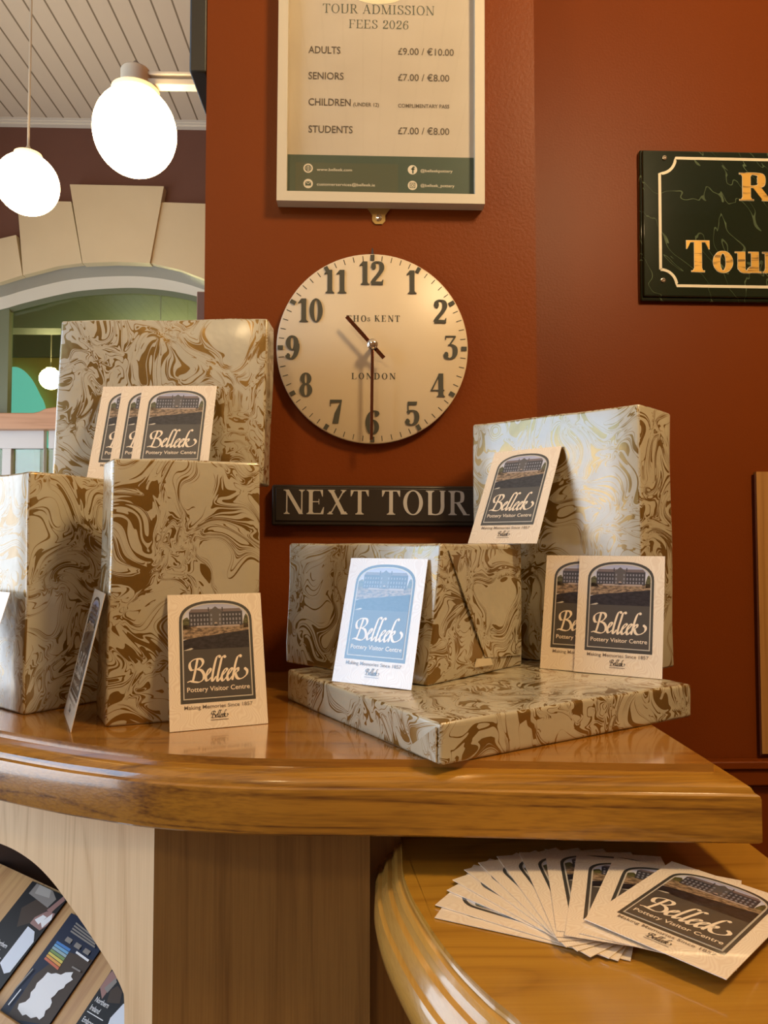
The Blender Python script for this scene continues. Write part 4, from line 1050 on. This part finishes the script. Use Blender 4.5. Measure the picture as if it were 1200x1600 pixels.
# ------------------------------------------------------------------ green marble sign on the front wall
SY = RY-.02
p0, p1 = at_y(1003, 468, SY), at_y(1003, 231, SY); hgt = p1.z-p0.z; sw = .62
gs = empty('marble_sign', WALLMW((p0.x, RY, p0.z)) @ Matrix.Rotation(R(-.3), 4, 'Z'), 'dark green marble sign with gold lettering and white border on the right-hand red wall', 'sign')
s = NT('dark_green_marble'); v = s.coord('Object')
vv = s.warp(s.warp(v, 6, .12), 30, .02)
rv = s.n('ShaderNodeMapping'); s.l(vv, rv.inputs[0]); rv.inputs['Rotation'].default_value = (0, 0, R(58)); rv = s.vec('MULTIPLY', rv.outputs[0], (.28, 1, 1))
vn = s.noise(rv, 13, 3, .5)
vein = s.math('MULTIPLY', s.math('LESS_THAN', s.math('ABSOLUTE', s.math('SUBTRACT', vn, .5)), .0035), s.math('MULTIPLY', s.noise(v, 18, 2), .9))
s.set(col=s.mix(vein, (.006, .014, .006), (.16, .22, .13)), rough=.16, coat=.6, coat_rough=.05)
mb = MB(); mb.box(0, sw, 0, hgt, .001, .013, s.m); mb.build('plaque', gs, bevel=.004)
mb = MB(); mb.box(.004, sw-.004, .008, hgt-.004, .0131, .020, s.m); mb.build('raised_face', gs, bevel=.006)
k2 = SY/FPX; cs = lambda px, py: (gs.matrix_world.inverted() @ at_y(px, py, RY-.0205))
inv = cs(1031, 446); top_ = cs(1057, 247); wht = plain('sign_white_paint', (.72, .66, .55), .4)
a0, b0, b1 = cs(1031, 300).x, inv.y, top_.y; rr = 26*k2
outl = [(a0, b0+rr)] + [(a0+rr*math.sin(t_), b0+rr*math.cos(t_)) for t_ in [math.pi/2*i/10 for i in range(11)]] + [(sw-a0-rr*math.cos(t_), b0+rr*math.sin(t_)) for t_ in [math.pi/2*i/10 for i in range(11)]]
outl += [(sw-a0-rr*math.sin(t_), b1-rr*math.cos(t_)) for t_ in [math.pi/2*i/10 for i in range(11)]] + [(a0+rr*math.cos(t_), b1-rr*math.sin(t_)) for t_ in [math.pi/2*i/10 for i in range(11)]] + [(a0, b0+rr)]
mb = MB()
for q in ribbon(outl, lambda a, b_, c_: .0062): mb.prism2(q, .0201, .0205, wht)
mb.build('border', gs, merge='keep')
for px, py in ((1038, 247), (1036, 438)):
    g = cs(px, py); mb = MB(); mb.lathe([(.0052, .0200), (.0050, .0225), (.0030, .0230), (.0026, .0218), (.0001, .0216)], bright, (g.x, g.y, 0), 18); mb.build('screw', gs, smooth='auto')
gold = NT('gold_leaf_letter'); gv = gold.coord('Object', (1, 9, 1)); gold.set(col=gold.mix(gold.ramp(gold.noise(gv, 16, 2, .6), (.55, (0, 0, 0)), (.66, (1, 1, 1))), (.62, .36, .07), (.20, .11, .03)), rough=.4, metal=.35); gold = gold.m
for txt, px, px2, pyb, cap in (('R', 1155, 1206, 313, 45), ('Tour', 1072, 1218, 424.5, 51)):
    P, wd = serif_text(txt, 1, .215, .06, .05); g = cs(px, pyb); kx = (cs(px2, pyb).x-g.x)/wd; ky = cap*k2
    L1, L2 = [], []
    for q in P:
        cx, cy = sum(x for x, y in q)/len(q), sum(y for x, y in q)/len(q)
        L2.append([(g.x+x*kx, g.y+y*ky) for x, y in q])
        L1.append([(g.x+x*kx+math.copysign(.0009, x-cx), g.y+y*ky+math.copysign(.0009, y-cy)) for x, y in q])
    mb = MB(); mb.letters(L1, .0202, None, wht); mb.letters(L2, .0205, .0211, gold); mb.build('lettering', gs, merge='keep')

# wooden board at the right edge
p0, p1 = at_y(1191, 1178, RY-.014), at_y(1191, 737, RY-.014)
mb = MB(); mb.box(p0.x, p0.x+.45, RY-.014, RY-.0005, p0.z, p1.z, wood('board_oak', (.42, .21, .06), (.26, .11, .025), 2, 6, .5, .4))
bd = empty('wooden_board', (0, 0, 0), 'oak board on the red wall, cut off by the right edge of the photo', 'board')
mb.build('panel', bd); mb = MB(); mb.box(p0.x-.004, p0.x-.0003, RY-.013, RY-.0005, p0.z-.004, p1.z-.006, plain('dark_red_edge', (.07, .016, .008), .5)); mb.build('edge_strip', bd)
